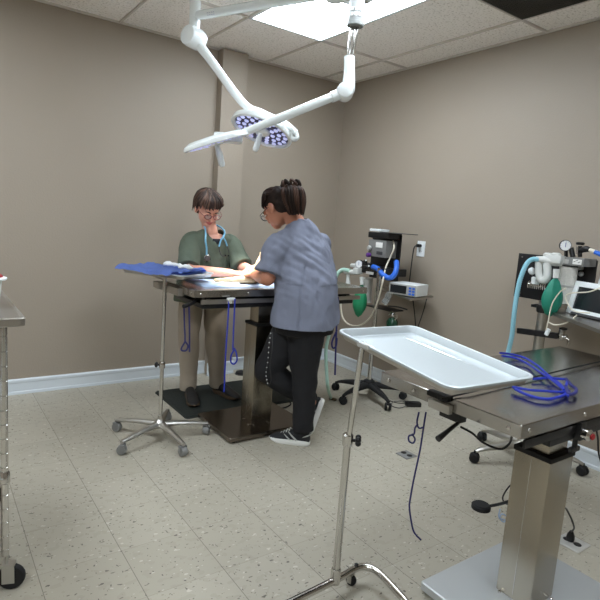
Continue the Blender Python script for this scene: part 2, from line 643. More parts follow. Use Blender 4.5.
# ================================================================== OPERATING TABLES
def optable(label, x0, x1, y0, y1, zt, colx, coly, ctop, base, extra=None):
    t = thing('operating_table', label, 'operating table', ((base[0] + base[1]) / 2, (base[2] + base[3]) / 2, 0), 'stainless steel veterinary operating tables')
    cx, cy = (x0 + x1) / 2, (y0 + y1) / 2
    bm = nested(B(), x1 - x0, y1 - y0, 0.006, [(0, -0.042), (0, -0.003), (0.002, 0), (0.03, 0), (0.06, -0.002), (0.12, -0.003)], Matrix.Translation((cx, cy, zt)), n=2)
    top = obj('tabletop', bm, 'steeltop', t, angle=30)
    # bolts round the rim
    pts = [(x, y0, 0, -1) for x in (x0 + .04, x0 + .35, x1 - .35, x1 - .04)] + [(x0, y, -1, 0) for y in (y0 + .04, y0 + .30, y1 - .16, y1 - .04)]
    for x, y, nx, ny in pts:
        p = V((x, y, zt - .022))
        obj('bolt', lathe(B(), [(0.007, -.001), (0.007, .002), (0.004, .004), (0, .0045)], p, (nx, ny, 0), 12), 'chrome', top)
    # under-frame
    bm = B()
    span(bm, (x0 + .10, y0 + .07, zt - .075), (x1 - .10, y0 + .11, zt - .042), .003)
    span(bm, (x0 + .10, y1 - .11, zt - .075), (x1 - .10, y1 - .07, zt - .042), .003)
    span(bm, (colx[0] - .16, y0 + .07, zt - .10), (colx[0] - .12, y1 - .07, zt - .060), .003)
    span(bm, (colx[1] + .12, y0 + .07, zt - .10), (colx[1] + .16, y1 - .07, zt - .060), .003)
    span(bm, (colx[0] - .14, coly[0], zt - .12), (colx[1] + .14, coly[1], zt - .085), .004)
    obj('under_frame', bm, 'black', t)
    # side rail and black drip tray beneath
    bm = B()
    span(bm, (x0 + .05, y0 + .012, zt - .085), (x1 - .05, y0 + .020, zt - .058), .002)
    for x in (x0 + .12, cx, x1 - .12):
        span(bm, (x - .012, y0 + .018, zt - .080), (x + .012, y0 + .075, zt - .062))
    obj('side_rail', bm, 'steel' if zt > .9 else 'black', t)
    # column
    (c0, c1), (d0, d1) = colx, coly
    bm = B()
    span(bm, (c0, d0, base[4]), (c1, d1, ctop), .006)
    col_ = obj('column', bm, 'steelv', t)
    obj('column_seam', span(B(), (c0 - .0012, (d0 + d1) / 2 - .001, base[4] + .02), (c0 + .002, (d0 + d1) / 2 + .001, ctop - .02)), 'chrome', col_, smooth=False)
    bm = B()
    span(bm, (c0 + .018, d0 + .018, ctop - .1), (c1 - .018, d1 - .018, zt - .10), .003)
    obj('inner_column', bm, 'steelv', t)
    bm = B()
    span(bm, (c0 - .004, d0 - .004, ctop - .010), (c1 + .004, d1 + .004, ctop + .008), .003)
    obj('collar', bm, 'rubber', t)
    bm = B()
    bx0, bx1, by0, by1, bz = base
    nested(bm, bx1 - bx0, by1 - by0, .012, [(0.004, .012), (0, .014), (0, bz - .004), (0.004, bz)], Matrix.Translation(((bx0 + bx1) / 2, (by0 + by1) / 2, 0)))
    bp = obj('base_plate', bm, 'brightrefl_base' if zt < .9 else 'darkrefl_base', t)
    for x in (bx0 + .04, bx1 - .04):
        for y in (by0 + .04, by1 - .04):
            obj('foot', lathe(B(), [(.018, 0), (.02, .004), (.016, .013)], (x, y, 0), seg=14), 'rubber', bp)
    for x, y in ((c0 - .008, d0 + .02), (c0 - .008, d1 - .02), (c0 + .02, d0 - .008), (c1 - .02, d0 - .008)):
        obj('bolt', lathe(B(), [(.006, 0), (.006, .005), (.003, .007)], (x, y, bz - .001), seg=10), 'chrome', bp)
    return t


T1Z = 0.935
T1 = (-2.07, -0.76, -1.36, -0.86)
t1 = optable('stainless steel operating table where the two people in scrubs work on a cat', *T1, T1Z, (-1.615, -1.465), (-1.305, -1.165), .70, (-1.83, -1.24, -1.43, -0.96, .04))
# head-end support bracket on the left end
bm = B()
span(bm, (-2.10, -1.20, T1Z - .058), (-2.06, -.93, T1Z - .012), .004)
span(bm, (-2.14, -1.00, T1Z - .045), (-2.08, -.90, T1Z - .005), .004)
obj('end_bracket', bm, 'steel', t1)
bm = B()
tube(bm, [(-2.02, -1.29, T1Z - .06), (-2.06, -1.33, T1Z - .075), (-2.13, -1.36, T1Z - .09)], [.009, .010, .012], seg=10)
obj('tilt_lever', bm, 'black', t1)
bm = B()
span(bm, (-2.0, -1.33, T1Z - .115), (-.86, -.92, T1Z - .088), .008)
obj('drip_tray', bm, 'black', t1)

T2Z = 0.843
T2 = (-1.968, -0.76, -3.33, -2.77)
t2 = optable('large stainless steel operating table in the right foreground with a coiled blue cord', *T2, T2Z, (-1.578, -1.425), (-3.225, -3.09), .61, (-1.80, -1.175, -3.40, -2.915, .045))
bm = B()
tube(bm, [atz(458, 423, .775), atz(448, 431, .76), atz(438, 439, .745)], [.006, .007, .010], seg=10)
obj('tilt_lever', bm, 'black', t2)
obj('lever_mount', span(B(), (-1.960, -3.12, .77), (-1.925, -3.04, .802), .003), 'black', t2)
bm = B()
obj('control_cable', tube(B(), [atz(461, 427, .79), atz(472, 433, .76), atz(484, 443, .72), atz(500, 449, .70), atz(509, 444, .73), atz(512, 436, .79)], .0035, seg=6), 'rubber', t2)
# second rail below the front edge with clamp
bm = B()
span(bm, (-1.775, -3.315, .735), (-1.02, -3.290, .765), .003)
obj('lower_rail', bm, 'black', t2)
cl = obj('rail_clamp', span(B(), (-1.635, -3.335, .735), (-1.605, -3.285, .795), .004), 'black', t2)
obj('clamp_knob', lathe(B(), [(.014, 0), (.019, .004), (.019, .022), (.012, .03), (0, .031)], (-1.620, -3.333, .760), (-.1, -1, 0), 16), 'chrome', cl)
obj('red_cap', lathe(B(), [(.010, 0), (.010, .004), (0, .005)], (-1.6235, -3.364, .760), (-.1, -1, 0), 14), 'red', cl)
bm = B()
cyl(bm, (-1.622, -3.315, .74), (-1.622, -3.315, .700), .008)
box(bm, (-1.622, -3.315, .700), (.05, .014, .016), .004)
obj('wing_screw', bm, 'black', cl)
# pedal arm and pedal
pb = atd(481, 507, 2.10)
bm = B()
pe = atd(516, 496, 2.04)
tube(bm, [pe, pe + V((-.03, .0, -.01)), (pb + pe) / 2 + V((0, 0, -.012)), pb + V((.02, 0, -.005))], .006, seg=8)
pa = obj('pedal_arm', bm, 'black', t2)
obj('foot_pedal', lathe(B(), [(.030, -.010), (.037, -.006), (.037, .008), (.030, .014), (0, .015)], pb, (0, 0, 1), 24), 'rubber', pa)

# ================================================================== MAYO STANDS
def caster(bm_f, bm_w, p, r=.025, wdt=.02, ang=0.0, h=None):
    """fork and wheel; p is the floor contact, h top of the fork"""
    p = V(p)
    h = h or r * 2 + .02
    R_ = rotz(ang)
    ax = (R_ @ V((0, 1, 0)))
    c = p + V((0, 0, r))
    lathe(bm_w, [(r * .5, -wdt / 2), (r * .92, -wdt / 2), (r, -wdt / 4), (r, wdt / 4), (r * .92, wdt / 2), (r * .5, wdt / 2)], c, ax, 20)
    off = (R_ @ V((.35 * r, 0, 0)))
    for s in (-1, 1):
        box(bm_f, c + off * .5 + ax * s * (wdt / 2 + .003) + V((0, 0, r * .35)), (r * .9, .003, r * 1.5), .001, R_)
    box(bm_f, c + off * .5 + V((0, 0, r * 1.1)), (r * .95, wdt + .009, .004), .001, R_)
    cyl(bm_f, c + off + V((0, 0, r * 1.05)), V((c.x + off.x, c.y + off.y, p.z + h)), .006, seg=10)
    return p + off + V((0, 0, h))


def traymesh(L_, W_, z_, mt):
    return nested(B(), L_, W_, .038, [(0.0, -.003), (0, .0035), (0.005, .0055), (.009, .004), (.012, -.001), (.018, -.017), (.024, -.021), (.07, -.0215)], mt, n=8, cap0=False)


def tray_out(L_, W_, mt):
    """underside shell so the tray has thickness"""
    return nested(B(), L_, W_, .038, [(0.0, -.003), (.010, -.0035), (.0165, -.0195), (.022, -.0235), (.07, -.024)], mt, n=8, cap0=False)


# stand beside the far table: five-legged base
C1 = V((-2.165, -1.16, 0))
t = thing('instrument_stand', 'five-legged instrument stand carrying a folded blue drape at left of the far operating table', 'instrument stand', C1)
pz = .975
ps = obj('post', cyl(B(), C1 + V((0, 0, .10)), C1 + V((0, 0, pz)), .0115), 'chrome', t)
obj('post_foot', lathe(B(), [(.035, .075), (.038, .09), (.036, .105), (.017, .125), (.015, .15)], C1), 'alu', t)
kp = C1 + V((0, 0, .46))
bm = B()
lathe(bm, [(.017, -.018), (.018, -.015), (.018, .015), (.015, .02)], kp, seg=16)
obj('collar', bm, 'chrome', t)
kd = V((-.81, .57, 0))
obj('knob', lathe(B(), [(.006, .01), (.006, .024), (.016, .028), (.018, .034), (.012, .042), (0, .043)], kp, kd, 16), 'black', t)
cas = [(120, 456), (181, 456), (203, 433), (113, 433)]
angs = []
for p in cas:
    q = atz(p[0], p[1], 0)
    d = q - C1
    angs.append(math.atan2(d.y, d.x))
# evenly spaced five directions fitted to the seen casters
a0 = math.radians(204)
for k in range(5):
    a = a0 + k * 2 * PI / 5
    tip = C1 + V((math.cos(a), math.sin(a), 0)) * .292
    bm = B()
    d = V((math.cos(a), math.sin(a), 0))
    s_ = V((-math.sin(a), math.cos(a), 0))
    loft(bm, [(C1 + d * .02 + V((0, 0, .095)), s_ * .026, V((0, 0, .018))), (C1 + d * .16 + V((0, 0, .088)), s_ * .019, V((0, 0, .014))), (tip + V((0, 0, .072)), s_ * .013, V((0, 0, .010)))], seg=12)
    lg = obj('leg', bm, 'alu', t)
    f, wv = B(), B()
    caster(f, wv, tip - d * .005, .028, .034, a + 2.2 + k, .070)
    cs = obj('caster', wv, 'caster', lg)
    for v in f.verts:
        pass
    obj('caster_fork', f, 'grey', lg)
TC = V((-2.065, -.95, .998))
tm = Matrix.Translation(TC) @ rotz(math.atan2(.87, -.5))
tr_ = obj('tray', traymesh(.48, .34, 0, tm), 'satin', t)
obj('tray_underside', tray_out(.48, .34, tm), 'steel', tr_)
bm = B()
R1 = rotz(math.atan2(.87, -.5))
for s in (-1, 1):
    tube(bm, [C1 + V((0, 0, pz - .01)), tm @ V((.05, s * .08, -.026)), tm @ V((-.20, s * .10, -.026))], .005, seg=8)
obj('tray_support', bm, 'chrome', t)

# blue drape on that tray
bm = B()
n1, n2 = 40, 26
g = []
for i in range(n1 + 1):
    row = []
    for j in range(n2 + 1):
        x = -.17 + .42 * i / n1
        y = -.19 + .38 * j / n2
        z = .020 + .018 * noise.noise(V((x * 9, y * 9, 1))) + .011 * noise.noise(V((x * 25, y * 25, 3)))
        e = max(0, x - .25)
        z -= .18 * e
        e2 = max(0, abs(y) - .165)
        z -= 1.0 * e2
        z -= .2 * max(0, x - .30)
        if x < -.14:
            z -= .2 * (-.14 - x)
        x2 = x + .015 * noise.noise(V((y * 14, 0, 7)))
        row.append(bm.verts.new(tm @ V((x2, y + .012 * noise.noise(V((x * 12, 4, 2))), z))))
    g.append(row)
for i in range(n1):
    for j in range(n2):
        bm.faces.new((g[i][j], g[i + 1][j], g[i + 1][j + 1], g[i][j + 1]))
bmesh.ops.solidify(bm, geom=bm.faces[:], thickness=.010)
tag(obj('surgical_drape', bm, 'drape', angle=80), 'crumpled blue surgical drape spread over the instrument stand tray', 'drape')
for k, (dx, dy, s, lab) in enumerate(((-.03, .0, .045, 'white gauze bundle lying in the middle of the blue drape'), (-.165, .05, .030, 'small white gauze twist near the right end of the blue drape'))):
    bm = B()
    c = tm @ V((dx, dy, .042))
    tube(bm, [c + V((-s, s * .7, .0)), c + V((-.2 * s, .1 * s, .004)), c + V((s * .8, -s * .6, 0)), c + V((s * 1.4, -s * .7, -.004))], [.009, .013, .010, .004], seg=10)
    if k == 0:
        tube(bm, [c + V((-s * .9, s, .004)), c + V((-s * .6, s * .6, .016)), c + V((0, 0, .010))], [.003, .005, .006], seg=8)
    else:
        tube(bm, [c, c + V((.02, -.014, .02))], [.006, .003], seg=8)
    wrinkle(bm, .004, (60, 60, 60))
    tag(obj('gauze', bm, 'gauze', angle=80), lab, 'gauze')

# foreground mayo stand
C2 = V((-2.098, -2.768, 0))
t = thing('instrument_stand', 'chrome instrument stand with an empty steel tray in the foreground', 'instrument stand', C2)
Z2 = 1.0
bm = B()
q0 = V((-2.40, -2.79, .062))
q1 = V((-1.985, -2.755, .062))
tube(bm, [q0 + V((-.05, -.03, 0)), q0, C2 + V((0, .0, .062)), q1, q1 + V((.045, -.02, 0)), q1 + V((.058, -.08, 0)), q1 + V((.03, -.25, 0)), q1 + V((-.02, -.50, 0))], .0135, seg=14, n=8)
tube(bm, [q0 + V((-.05, -.03, 0)), q0 + V((-.11, -.06, 0)), q0 + V((-.13, -.12, 0)), q0 + V((-.12, -.50, 0))], .0135, seg=14, n=8)
obj('base', bm, 'chrome', t)
bm = B()
cyl(bm, C2 + V((0, 0, .055)), C2 + V((0, 0, .62)), .0135)
obj('post', bm, 'chrome', t)
TOP2 = V((-2.098, -2.80, Z2 - .045))
obj('inner_post', cyl(B(), C2 + V((0, 0, .55)), TOP2, .0098), 'chrome', t)
obj('weld_collar', lathe(B(), [(.017, .05), (.019, .06), (.019, .10), (.016, .11)], C2, seg=18), 'chrome', t)
obj('collar', lathe(B(), [(.017, .585), (.019, .59), (.019, .625), (.015, .63)], C2, seg=18), 'chrome', t)
kd = V((.75, -.65, 0)).normalized()
kb = B()
lathe(kb, [(.006, .015), (.006, .030)], C2 + V((0, 0, .607)), kd, 12)
for k in range(5):
    a = k * 2 * PI / 5
    sd = V((-kd.y, kd.x, 0))
    ell(kb, C2 + V((0, 0, .607)) + kd * .037 + (sd * math.cos(a) + V((0, 0, math.sin(a)))) * .011, (.011, .011, .011), seg=10)
obj('knob', kb, 'black', t)
for p, a in ((q1 + V((-.02, -.0, 0)), 1.9), (q0 + V((-.02, -.0, 0)), 2.2), (q1 + V((-.02, -.48, 0)), 2.4), (q0 + V((-.12, -.46, 0)), 2.8)):
    f, wv = B(), B()
    caster(f, wv, V((p.x, p.y, 0)), .020, .018, a, .056)
    cs = obj('caster', wv, 'rubber', t)
    obj('caster_fork', f, 'alu', cs)
obj('cap_screw', lathe(B(), [(.008, 0), (.008, .006), (.004, .009)], q1 + V((0, 0, .012)), seg=12), 'black', t)
# tray from its four corners
cor = [atz(341, 331, Z2), atz(412, 329, Z2), atz(535, 374, Z2), atz(447, 392, Z2)]
ax_l = ((cor[3] - cor[0]) + (cor[2] - cor[1])).normalized()
cc = sum(cor, V()) / 4
ang2 = math.atan2(ax_l.y, ax_l.x)
cc, ang2 = V((-2.089, -3.08, Z2)), -1.641
tm2 = Matrix.Translation(cc) @ rotz(ang2) @ Matrix.Rotation(.086, 4, 'Y')
LT, WT = .502, .338
ty = obj('tray', traymesh(LT, WT, 0, tm2), 'satin', t)
obj('tray_underside', tray_out(LT, WT, tm2), 'steel', ty)
bm = B()
iv = tm2.inverted() @ TOP2
for s in (-1, 1):
    tube(bm, [iv_p for iv_p in (tm2 @ V((iv.x, iv.y, -.045)), tm2 @ V((iv.x + .06, iv.y * .3 + s * .09, -.027)), tm2 @ V((.17, s * .11, -.027)))], .0055, seg=8)
tube(bm, [tm2 @ V((.17, -.11, -.027)), tm2 @ V((.17, .11, -.027))], .0055, seg=8)
obj('tray_support', bm, 'chrome', t)
bm = B()
box(bm, tm2 @ V((-.10, -WT / 2 * (1 if (tm2 @ V((0, -1, 0)) - CAM).length < (tm2 @ V((0, 1, 0)) - CAM).length else -1), -.002)), (.05, .010, .013), .003, rotz(ang2))
obj('tray_clip', bm, 'lgrey', t)

# ================================================================== WIRE CART AT THE LEFT EDGE
CT = V((-3.098, -2.15, 0))
t = thing('utility_cart', 'chrome utility cart with a stainless steel top at the left edge', 'cart', (-3.35, -1.9, 0))
XL, YB = -3.70, -1.52
ctop = .978
mtc = Matrix.Translation(((XL + CT.x + .065) / 2, (YB + CT.y) / 2, ctop))
bm = nested(B(), (CT.x + .065 - XL), (YB - CT.y) + .06, .022, [(0.003, -.030), (0, -.026), (0, -.004), (.003, 0), (.008, -.001), (.012, -.005)], mtc, n=5)
obj('top', bm, 'steel', t)
bm = nested(B(), (CT.x - .04 - XL), (YB - CT.y) - .04, .022, [(0.003, -.030), (0, -.026), (0, -.004), (.003, 0)], Matrix.Translation((mtc.translation.x - .05, mtc.translation.y, .14)), n=5)
obj('lower_shelf', bm, 'steel', t)
for x, y in ((CT.x, CT.y), (CT.x, YB), (XL + .03, CT.y), (XL + .03, YB)):
    bm = B()
    prof = [(.0122, .125)]
    z = .15
    while z < ctop - .03:
        prof += [(.0125, z), (.0112, z + .001), (.0112, z + .003), (.0125, z + .004)]
        z += .0254 * 2
    prof += [(.0125, ctop - .02)]
    lathe(bm, prof, (x, y, 0), seg=16)
    p_ = obj('post', bm, 'chrome', t)
    obj('shelf_clamp', lathe(B(), [(.0135, .395), (.018, .400), (.0165, .435), (.0135, .44)], (x, y, 0), seg=18), 'chrome', p_)
    f, wv = B(), B()
    caster(f, wv, (x + .018, y - .01, 0), .045, .026, PI - .35 if x > -3.3 else .3, .125)
    cs = obj('caster', wv, 'rubber', t)
    obj('caster_fork', f, 'alu', cs)
# sharps container with red lid
t = thing('sharps_container', 'white plastic tub with a dark red lid on the steel cart at left', 'container', (-3.135, -1.86, ctop))
sc = V((-3.135, -1.86, ctop))
obj('tub', lathe(B(), [(.055, 0), (.058, .004), (.060, .02), (.066, .08), (.067, .085), (.060, .085)], sc, seg=32), 'white', t)
obj('rim', lathe(B(), [(.067, .085), (.082, .088), (.083, .094), (.070, .098), (.060, .098)], sc, seg=32), 'white', t)
obj('lid', lathe(B(), [(.070, .098), (.068, .104), (.052, .112), (.03, .112), (.028, .104), (0, .104)], sc, seg=32), 'red', t)

# ================================================================== SURGICAL LIGHTS
HUB = atd(355, 0, 3.0)
HX, HY = HUB.x, HUB.y


def logo_marks(bm, p, d, up, n_, s):
    """small letter-like dashes along direction d"""
    for k in range(n_):
        q = p + d * (k * s * 1.25)
        for m_ in range(3):
            tube(bm, [q + up * (s * .5 * (m_ - 1)) - d * s * .35, q + up * (s * .5 * (m_ - 1)) + d * s * .30], s * .14, seg=4)
        tube(bm, [q - d * s * .35 - up * s * .5, q - d * s * .35 + up * s * .5], s * .14, seg=4)


tm_ = thing('surgical_light', 'white surgical light with its head edge-on, on the right ceiling column', 'surgical light', (HX, HY, H), 'surgical lights over the far table')
bm = B()
lathe(bm, [(.13, H), (.13, H - .02), (.10, H - .04), (.0, H - .041)], (HX, HY, 0))
obj('ceiling_mount', bm, 'enamel', tm_)
cb = atd(355, 26, 3.0)
sb = obj('support_column', lathe(B(), [(.044, H - .04), (.044, cb.z + .02), (.048, cb.z + .018), (.048, cb.z), (.045, cb.z - .004), (0, cb.z - .004)], (cb.x, cb.y, 0)), 'colgrey', tm_)
bm = B()
dv = (CAM - cb)
dv.z = 0
dv.normalize()
sv = V((-dv.y, dv.x, 0))
for r_ in range(2):
    for c_ in range(3):
        box(bm, cb + dv * (.044 - .004 * abs(c_ - 1)) + sv * ((c_ - 1) * .022) + V((0, 0, .05 + r_ * .028)), (.003, .016, .018), 0, rotz(math.atan2(dv.y, dv.x) + (c_ - 1) * .4))
obj('label_plate', bm, 'lgrey', sb)
# arm A: lower arm to the edge-on head
JA = atd(345, 92, 3.0)
bm = B()
for s in (-1, 1):
    tube(bm, [cb + RT * (s * .018) + V((0, 0, .01)), JA + RT * (s * .014 + .02) + UP * .14], .0075, seg=8)
tube(bm, [cb, JA + RT * .02 + UP * .15], .011, seg=8)
obj('drop_rods', bm, 'chrome', tm_)
bm = B()
up_ = JA + RT * .025 + UP * .20
loft(bm, [(up_, RT * .030, FW * .022), (up_ - UP * .08, RT * .031, FW * .024), (JA + RT * .02 + UP * .02, RT * .037, FW * .030), (JA + RT * .015 - UP * .02, RT * .028, FW * .030)], seg=20)
obj('swivel_bracket', bm, 'enamel', tm_)
bm = B()
lathe(bm, [(.030, -.045), (.044, -.040), (.048, -.02), (.048, .02), (.044, .040), (.030, .045)], JA, FW)
obj('elbow_joint', bm, 'enamel', tm_)
HA = atd(216, 142, 2.93)
ea = atd(238, 135, 2.94)
bm = B()
tube(bm, [JA, JA + (ea - JA) * .13], [.030, .030], seg=16, smooth=False)
tube(bm, [JA, JA + (ea - JA) * .2, JA + (ea - JA) * .6, ea], [.024, .025, .0245, .021], seg=16)
obj('spring_arm', bm, 'enamel', tm_)


CATP = V((-1.58, -1.10, .97))


def lamp_head(c, ax, R_, tall, parent, spot):
    """round LED lamp head facing along ax"""
    ax = ax.normalized()
    a, b = frame_for(ax)
    hd = obj('lamp_head', lathe(B(), [(0, -tall), (R_ * .35, -tall), (R_ * .8, -tall * .8), (R_ * .97, -tall * .35), (R_, 0), (R_, tall * .25), (R_ * .985, tall * .32), (R_ * .90, tall * .32), (R_ * .885, tall * .1), (R_ * .88, 0)], c, ax, 48), 'enamel', parent)
    obj('led_plate', lathe(B(), [(R_ * .88, tall * .02), (R_ * .5, tall * .05), (0, tall * .06)], c, ax, 40), 'ledplate', hd)
    for ring, n in ((.78, 18), (.58, 13), (.38, 8)):
        for k in range(n):
            an = 2 * PI * (k + ring) / n
            p = c + (a * math.cos(an) + b * math.sin(an)) * R_ * ring + ax * tall * .05
            obj('led_lens', lathe(B(), [(R_ * .075, 0), (R_ * .068, .006), (R_ * .03, .010), (0, .011)], p, ax, 10), 'led', hd)
    obj('hub', lathe(B(), [(R_ * .27, tall * .0), (R_ * .26, tall * .30), (R_ * .20, tall * .5), (R_ * .10, tall * .55)], c, ax, 24), 'enamel', hd)
    hdir = (ax + V((0, 0, -.15))).normalized()
    obj('sterile_handle', lathe(B(), [(.014, 0), (.015, .03), (.019, .05), (.019, .11), (.013, .125), (0, .128)], c + ax * tall * .3, hdir, 18), 'enamel', hd)
    ld = bpy.data.lights.new('lamp_beam', 'SPOT')
    ld.energy = spot
    ld.spot_size = math.radians(46)
    ld.spot_blend = .7
    ld.shadow_soft_size = .08
    ld.color = (1, .98, .95)
    lo = bpy.data.objects.new('lamp_beam', ld)
    col.objects.link(lo)
    z = (c - CATP).normalized()
    a, b = frame_for(z)
    lo.matrix_world = Matrix(((a.x, b.x, z.x, 0), (a.y, b.y, z.y, 0), (a.z, b.z, z.z, 0), (0, 0, 0, 1)))
    lo.location = c + ax * .03 - z * .15
    return hd


hdA = lamp_head(HA, RT * .26 - UP * .90 + FW * .26, .185, .034, tm_, SURGICAL_W)
bm = B()
box(bm, ea * .55 + HA * .45 + V((0, 0, .0)), (.16, .10, .05), .02, rotz(math.atan2((ea - HA).y, (ea - HA).x)))
obj('head_mount', bm, 'enamel', tm_)
# arm B: post, horizontal arm, long spring arm with yoke
h0 = V((-1.935, -.90, 2.53))
MB_ = atz(335, -8, 2.53)
tm_ = thing('surgical_light', 'white surgical light with round LED face, on the long arm at left', 'surgical light', (MB_.x, MB_.y, H), 'surgical lights over the far table')
obj('ceiling_mount', lathe(B(), [(.12, H), (.12, H - .02), (.05, H - .035), (.045, 2.49), (.03, 2.485), (0, 2.485)], (MB_.x, MB_.y, 0)), 'enamel', tm_)
JB = atd(194, 38, 3.2)
pt = atd(193, -12, 3.2)
ptop = V((JB.x, JB.y, pt.z))
bm = B()
loft(bm, [(JB + V((0, 0, .0)), V((.030, 0, 0)), V((0, .030, 0))), (JB + V((0, 0, .08)), V((.033, 0, 0)), V((0, .033, 0))), (JB + V((0, 0, .2)), V((.034, 0, 0)), V((0, .034, 0))), (V((JB.x, JB.y, H - .06)), V((.034, 0, 0)), V((0, .034, 0)))], seg=20)
obj('drop_post', bm, 'enamel', tm_)
bm = B()
h0 = V((JB.x, JB.y, 2.53))
h1 = V((MB_.x, MB_.y, 2.53))
tube(bm, [h0, h0 * .93 + h1 * .07, h1], [.022, .026, .026], seg=16)
ha_ = obj('extension_arm', bm, 'enamel', tm_)
bm = B()
dd = (h1 - h0).normalized()
fr = (CAM - h0)
fr = (fr - dd * fr.dot(dd)).normalized()
logo_marks(bm, h0 + dd * .12 + fr * .024, dd, dd.cross(fr) * -1, 4, .012)
obj('printed_logo', bm, 'bluemark', ha_)
bm = B()
lathe(bm, [(.034, -.062), (.056, -.056), (.062, -.03), (.062, .03), (.056, .056), (.034, .062)], JB, (FW + RT * .7).normalized())
obj('elbow_joint', bm, 'enamel', tm_)
kb_ = atd(243, 103, 3.27)
b2 = atd(262, 113, 3.24)
b3 = atd(285, 124, 3.18)
b4 = atd(296, 133, 3.16)
bm = B()
tube(bm, [JB, JB + (kb_ - JB) * .3, kb_, b2, b3, b4], [.034, .027, .025, .022, .021, .018], seg=16, n=10)
obj('spring_arm', bm, 'enamel', tm_)
HB = atd(262, 130, 3.24)
axB = -RT * .31 - UP * .87 - FW * .12
hdB = lamp_head(HB, axB, .195, .05, tm_, SURGICAL_W)
bm = B()
pts = [b4, atd(297, 138, 3.16), atd(293, 139, 3.17), HB + (b4 - HB) * .85]
tube(bm, pts, .014, seg=12)
obj('yoke', bm, 'enamel', tm_)

# ================================================================== ANTI-FATIGUE MAT
bm = nested(B(), .90, .60, .02, [(0, 0), (0, .004), (.012, .016), (.02, .016)], Matrix.Translation((-1.45, -.642, 0)))
tag(obj('floor_mat', bm, 'mat'), 'black ribbed anti-fatigue mat on the floor behind the far operating table', 'mat')


# ================================================================== PEOPLE
def pose_axes(fwd):
    f = V((fwd[0], fwd[1], 0)).normalized()
    return f, V((-f.y, f.x, 0))


def head_shapes(bm, c, f, l, u):
    """skull, jaw, nose, brow, ears; c = middle of the head"""
    ell(bm, c + u * .030 - f * .012, (.076, .096, .084), (l, f, u))
    ell(bm, c - u * .030 + f * .024, (.062, .066, .076), (l, f, u))
    ell(bm, c - u * .083 + f * .060, (.030, .028, .024), (l, f, u))
    ell(bm, c + u * .020 + f * .072, (.052, .018, .014), (l, f, u))
    for s in (-1, 1):
        ell(bm, c + l * s * .036 - u * .025 + f * .068, (.022, .018, .020), (l, f, u))
        ell(bm, c + l * s * .077 - u * .012 - f * .010, (.010, .020, .032), (l, f, u), 14)
    loft(bm, [(c + u * .012 + f * .084, l * .009, u * .010), (c - u * .012 + f * .098, l * .011, u * .012), (c - u * .030 + f * .106, l * .015, u * .012), (c - u * .040 + f * .092, l * .012, u * .006)], seg=10)


def face_parts(body, c, f, l, u, glasses=None, m_hair='hair1'):
    for s in (-1, 1):
        e = ell(B(), c + l * s * .031 + f * .080 + u * .000, (.012, .011, .012), (l, f, u), 14)
        eo = obj('eye', e, 'eye', body)
        obj('iris', ell(B(), c + l * s * .031 + f * .0885 - u * .002, (.0055, .004, .0055), (l, f, u), 12), 'iris', eo)
        obj('eyelid', ell(B(), c + l * s * .031 + f * .080 + u * .004, (.0135, .0125, .0105), (l, f, u), 14), 'skin' if m_hair == 'hair1' else 'skin2', eo)
        obj('eyebrow', tube(B(), [c + l * s * .016 + f * .091 + u * .018, c + l * s * .032 + f * .089 + u * .024, c + l * s * .048 + f * .076 + u * .019], [.003, .004, .002], seg=6), m_hair, body)
    bm = B()
    tube(bm, [c - l * .024 + f * .079 - u * .060, c + f * .093 - u * .057, c + l * .024 + f * .079 - u * .060], [.002, .0055, .002], seg=8)
    tube(bm, [c - l * .020 + f * .078 - u * .065, c + f * .091 - u * .067, c + l * .020 + f * .078 - u * .065], [.002, .006, .002], seg=8)
    obj('lips', bm, 'lip', body)
    if glasses:
        bm, ln = B(), B()
        for s in (-1, 1):
            gc = c + l * s * .033 + f * .102 - u * .004
            ring = [gc + l * (math.cos(a) * .025) + u * (math.sin(a) * .018 * (1.1 if math.sin(a) < 0 else .9)) - f * (abs(math.cos(a) * s + 1) * .0) for a in [2 * PI * k / 14 for k in range(14)]]
            tube(bm, ring, .0030, seg=6, n=2, closed=True)
            lathe(ln, [(0, -.0006), (.0225, -.0006), (.0225, .0006), (0, .0006)], gc, f, 20)
            tube(bm, [c + l * s * .058 + f * .102 + u * .002, c + l * s * .074 + f * .085 + u * .004, c + l * s * .083 + f * .01, c + l * s * .082 - f * .02 - u * .010], .0020, seg=6)
        tube(bm, [c - l * .009 + f * .103, c + f * .106 + u * .003, c + l * .009 + f * .103], .002, seg=6)
        g_ = obj('glasses', bm, glasses, body)
        obj('lens', ln, 'lens', g_)


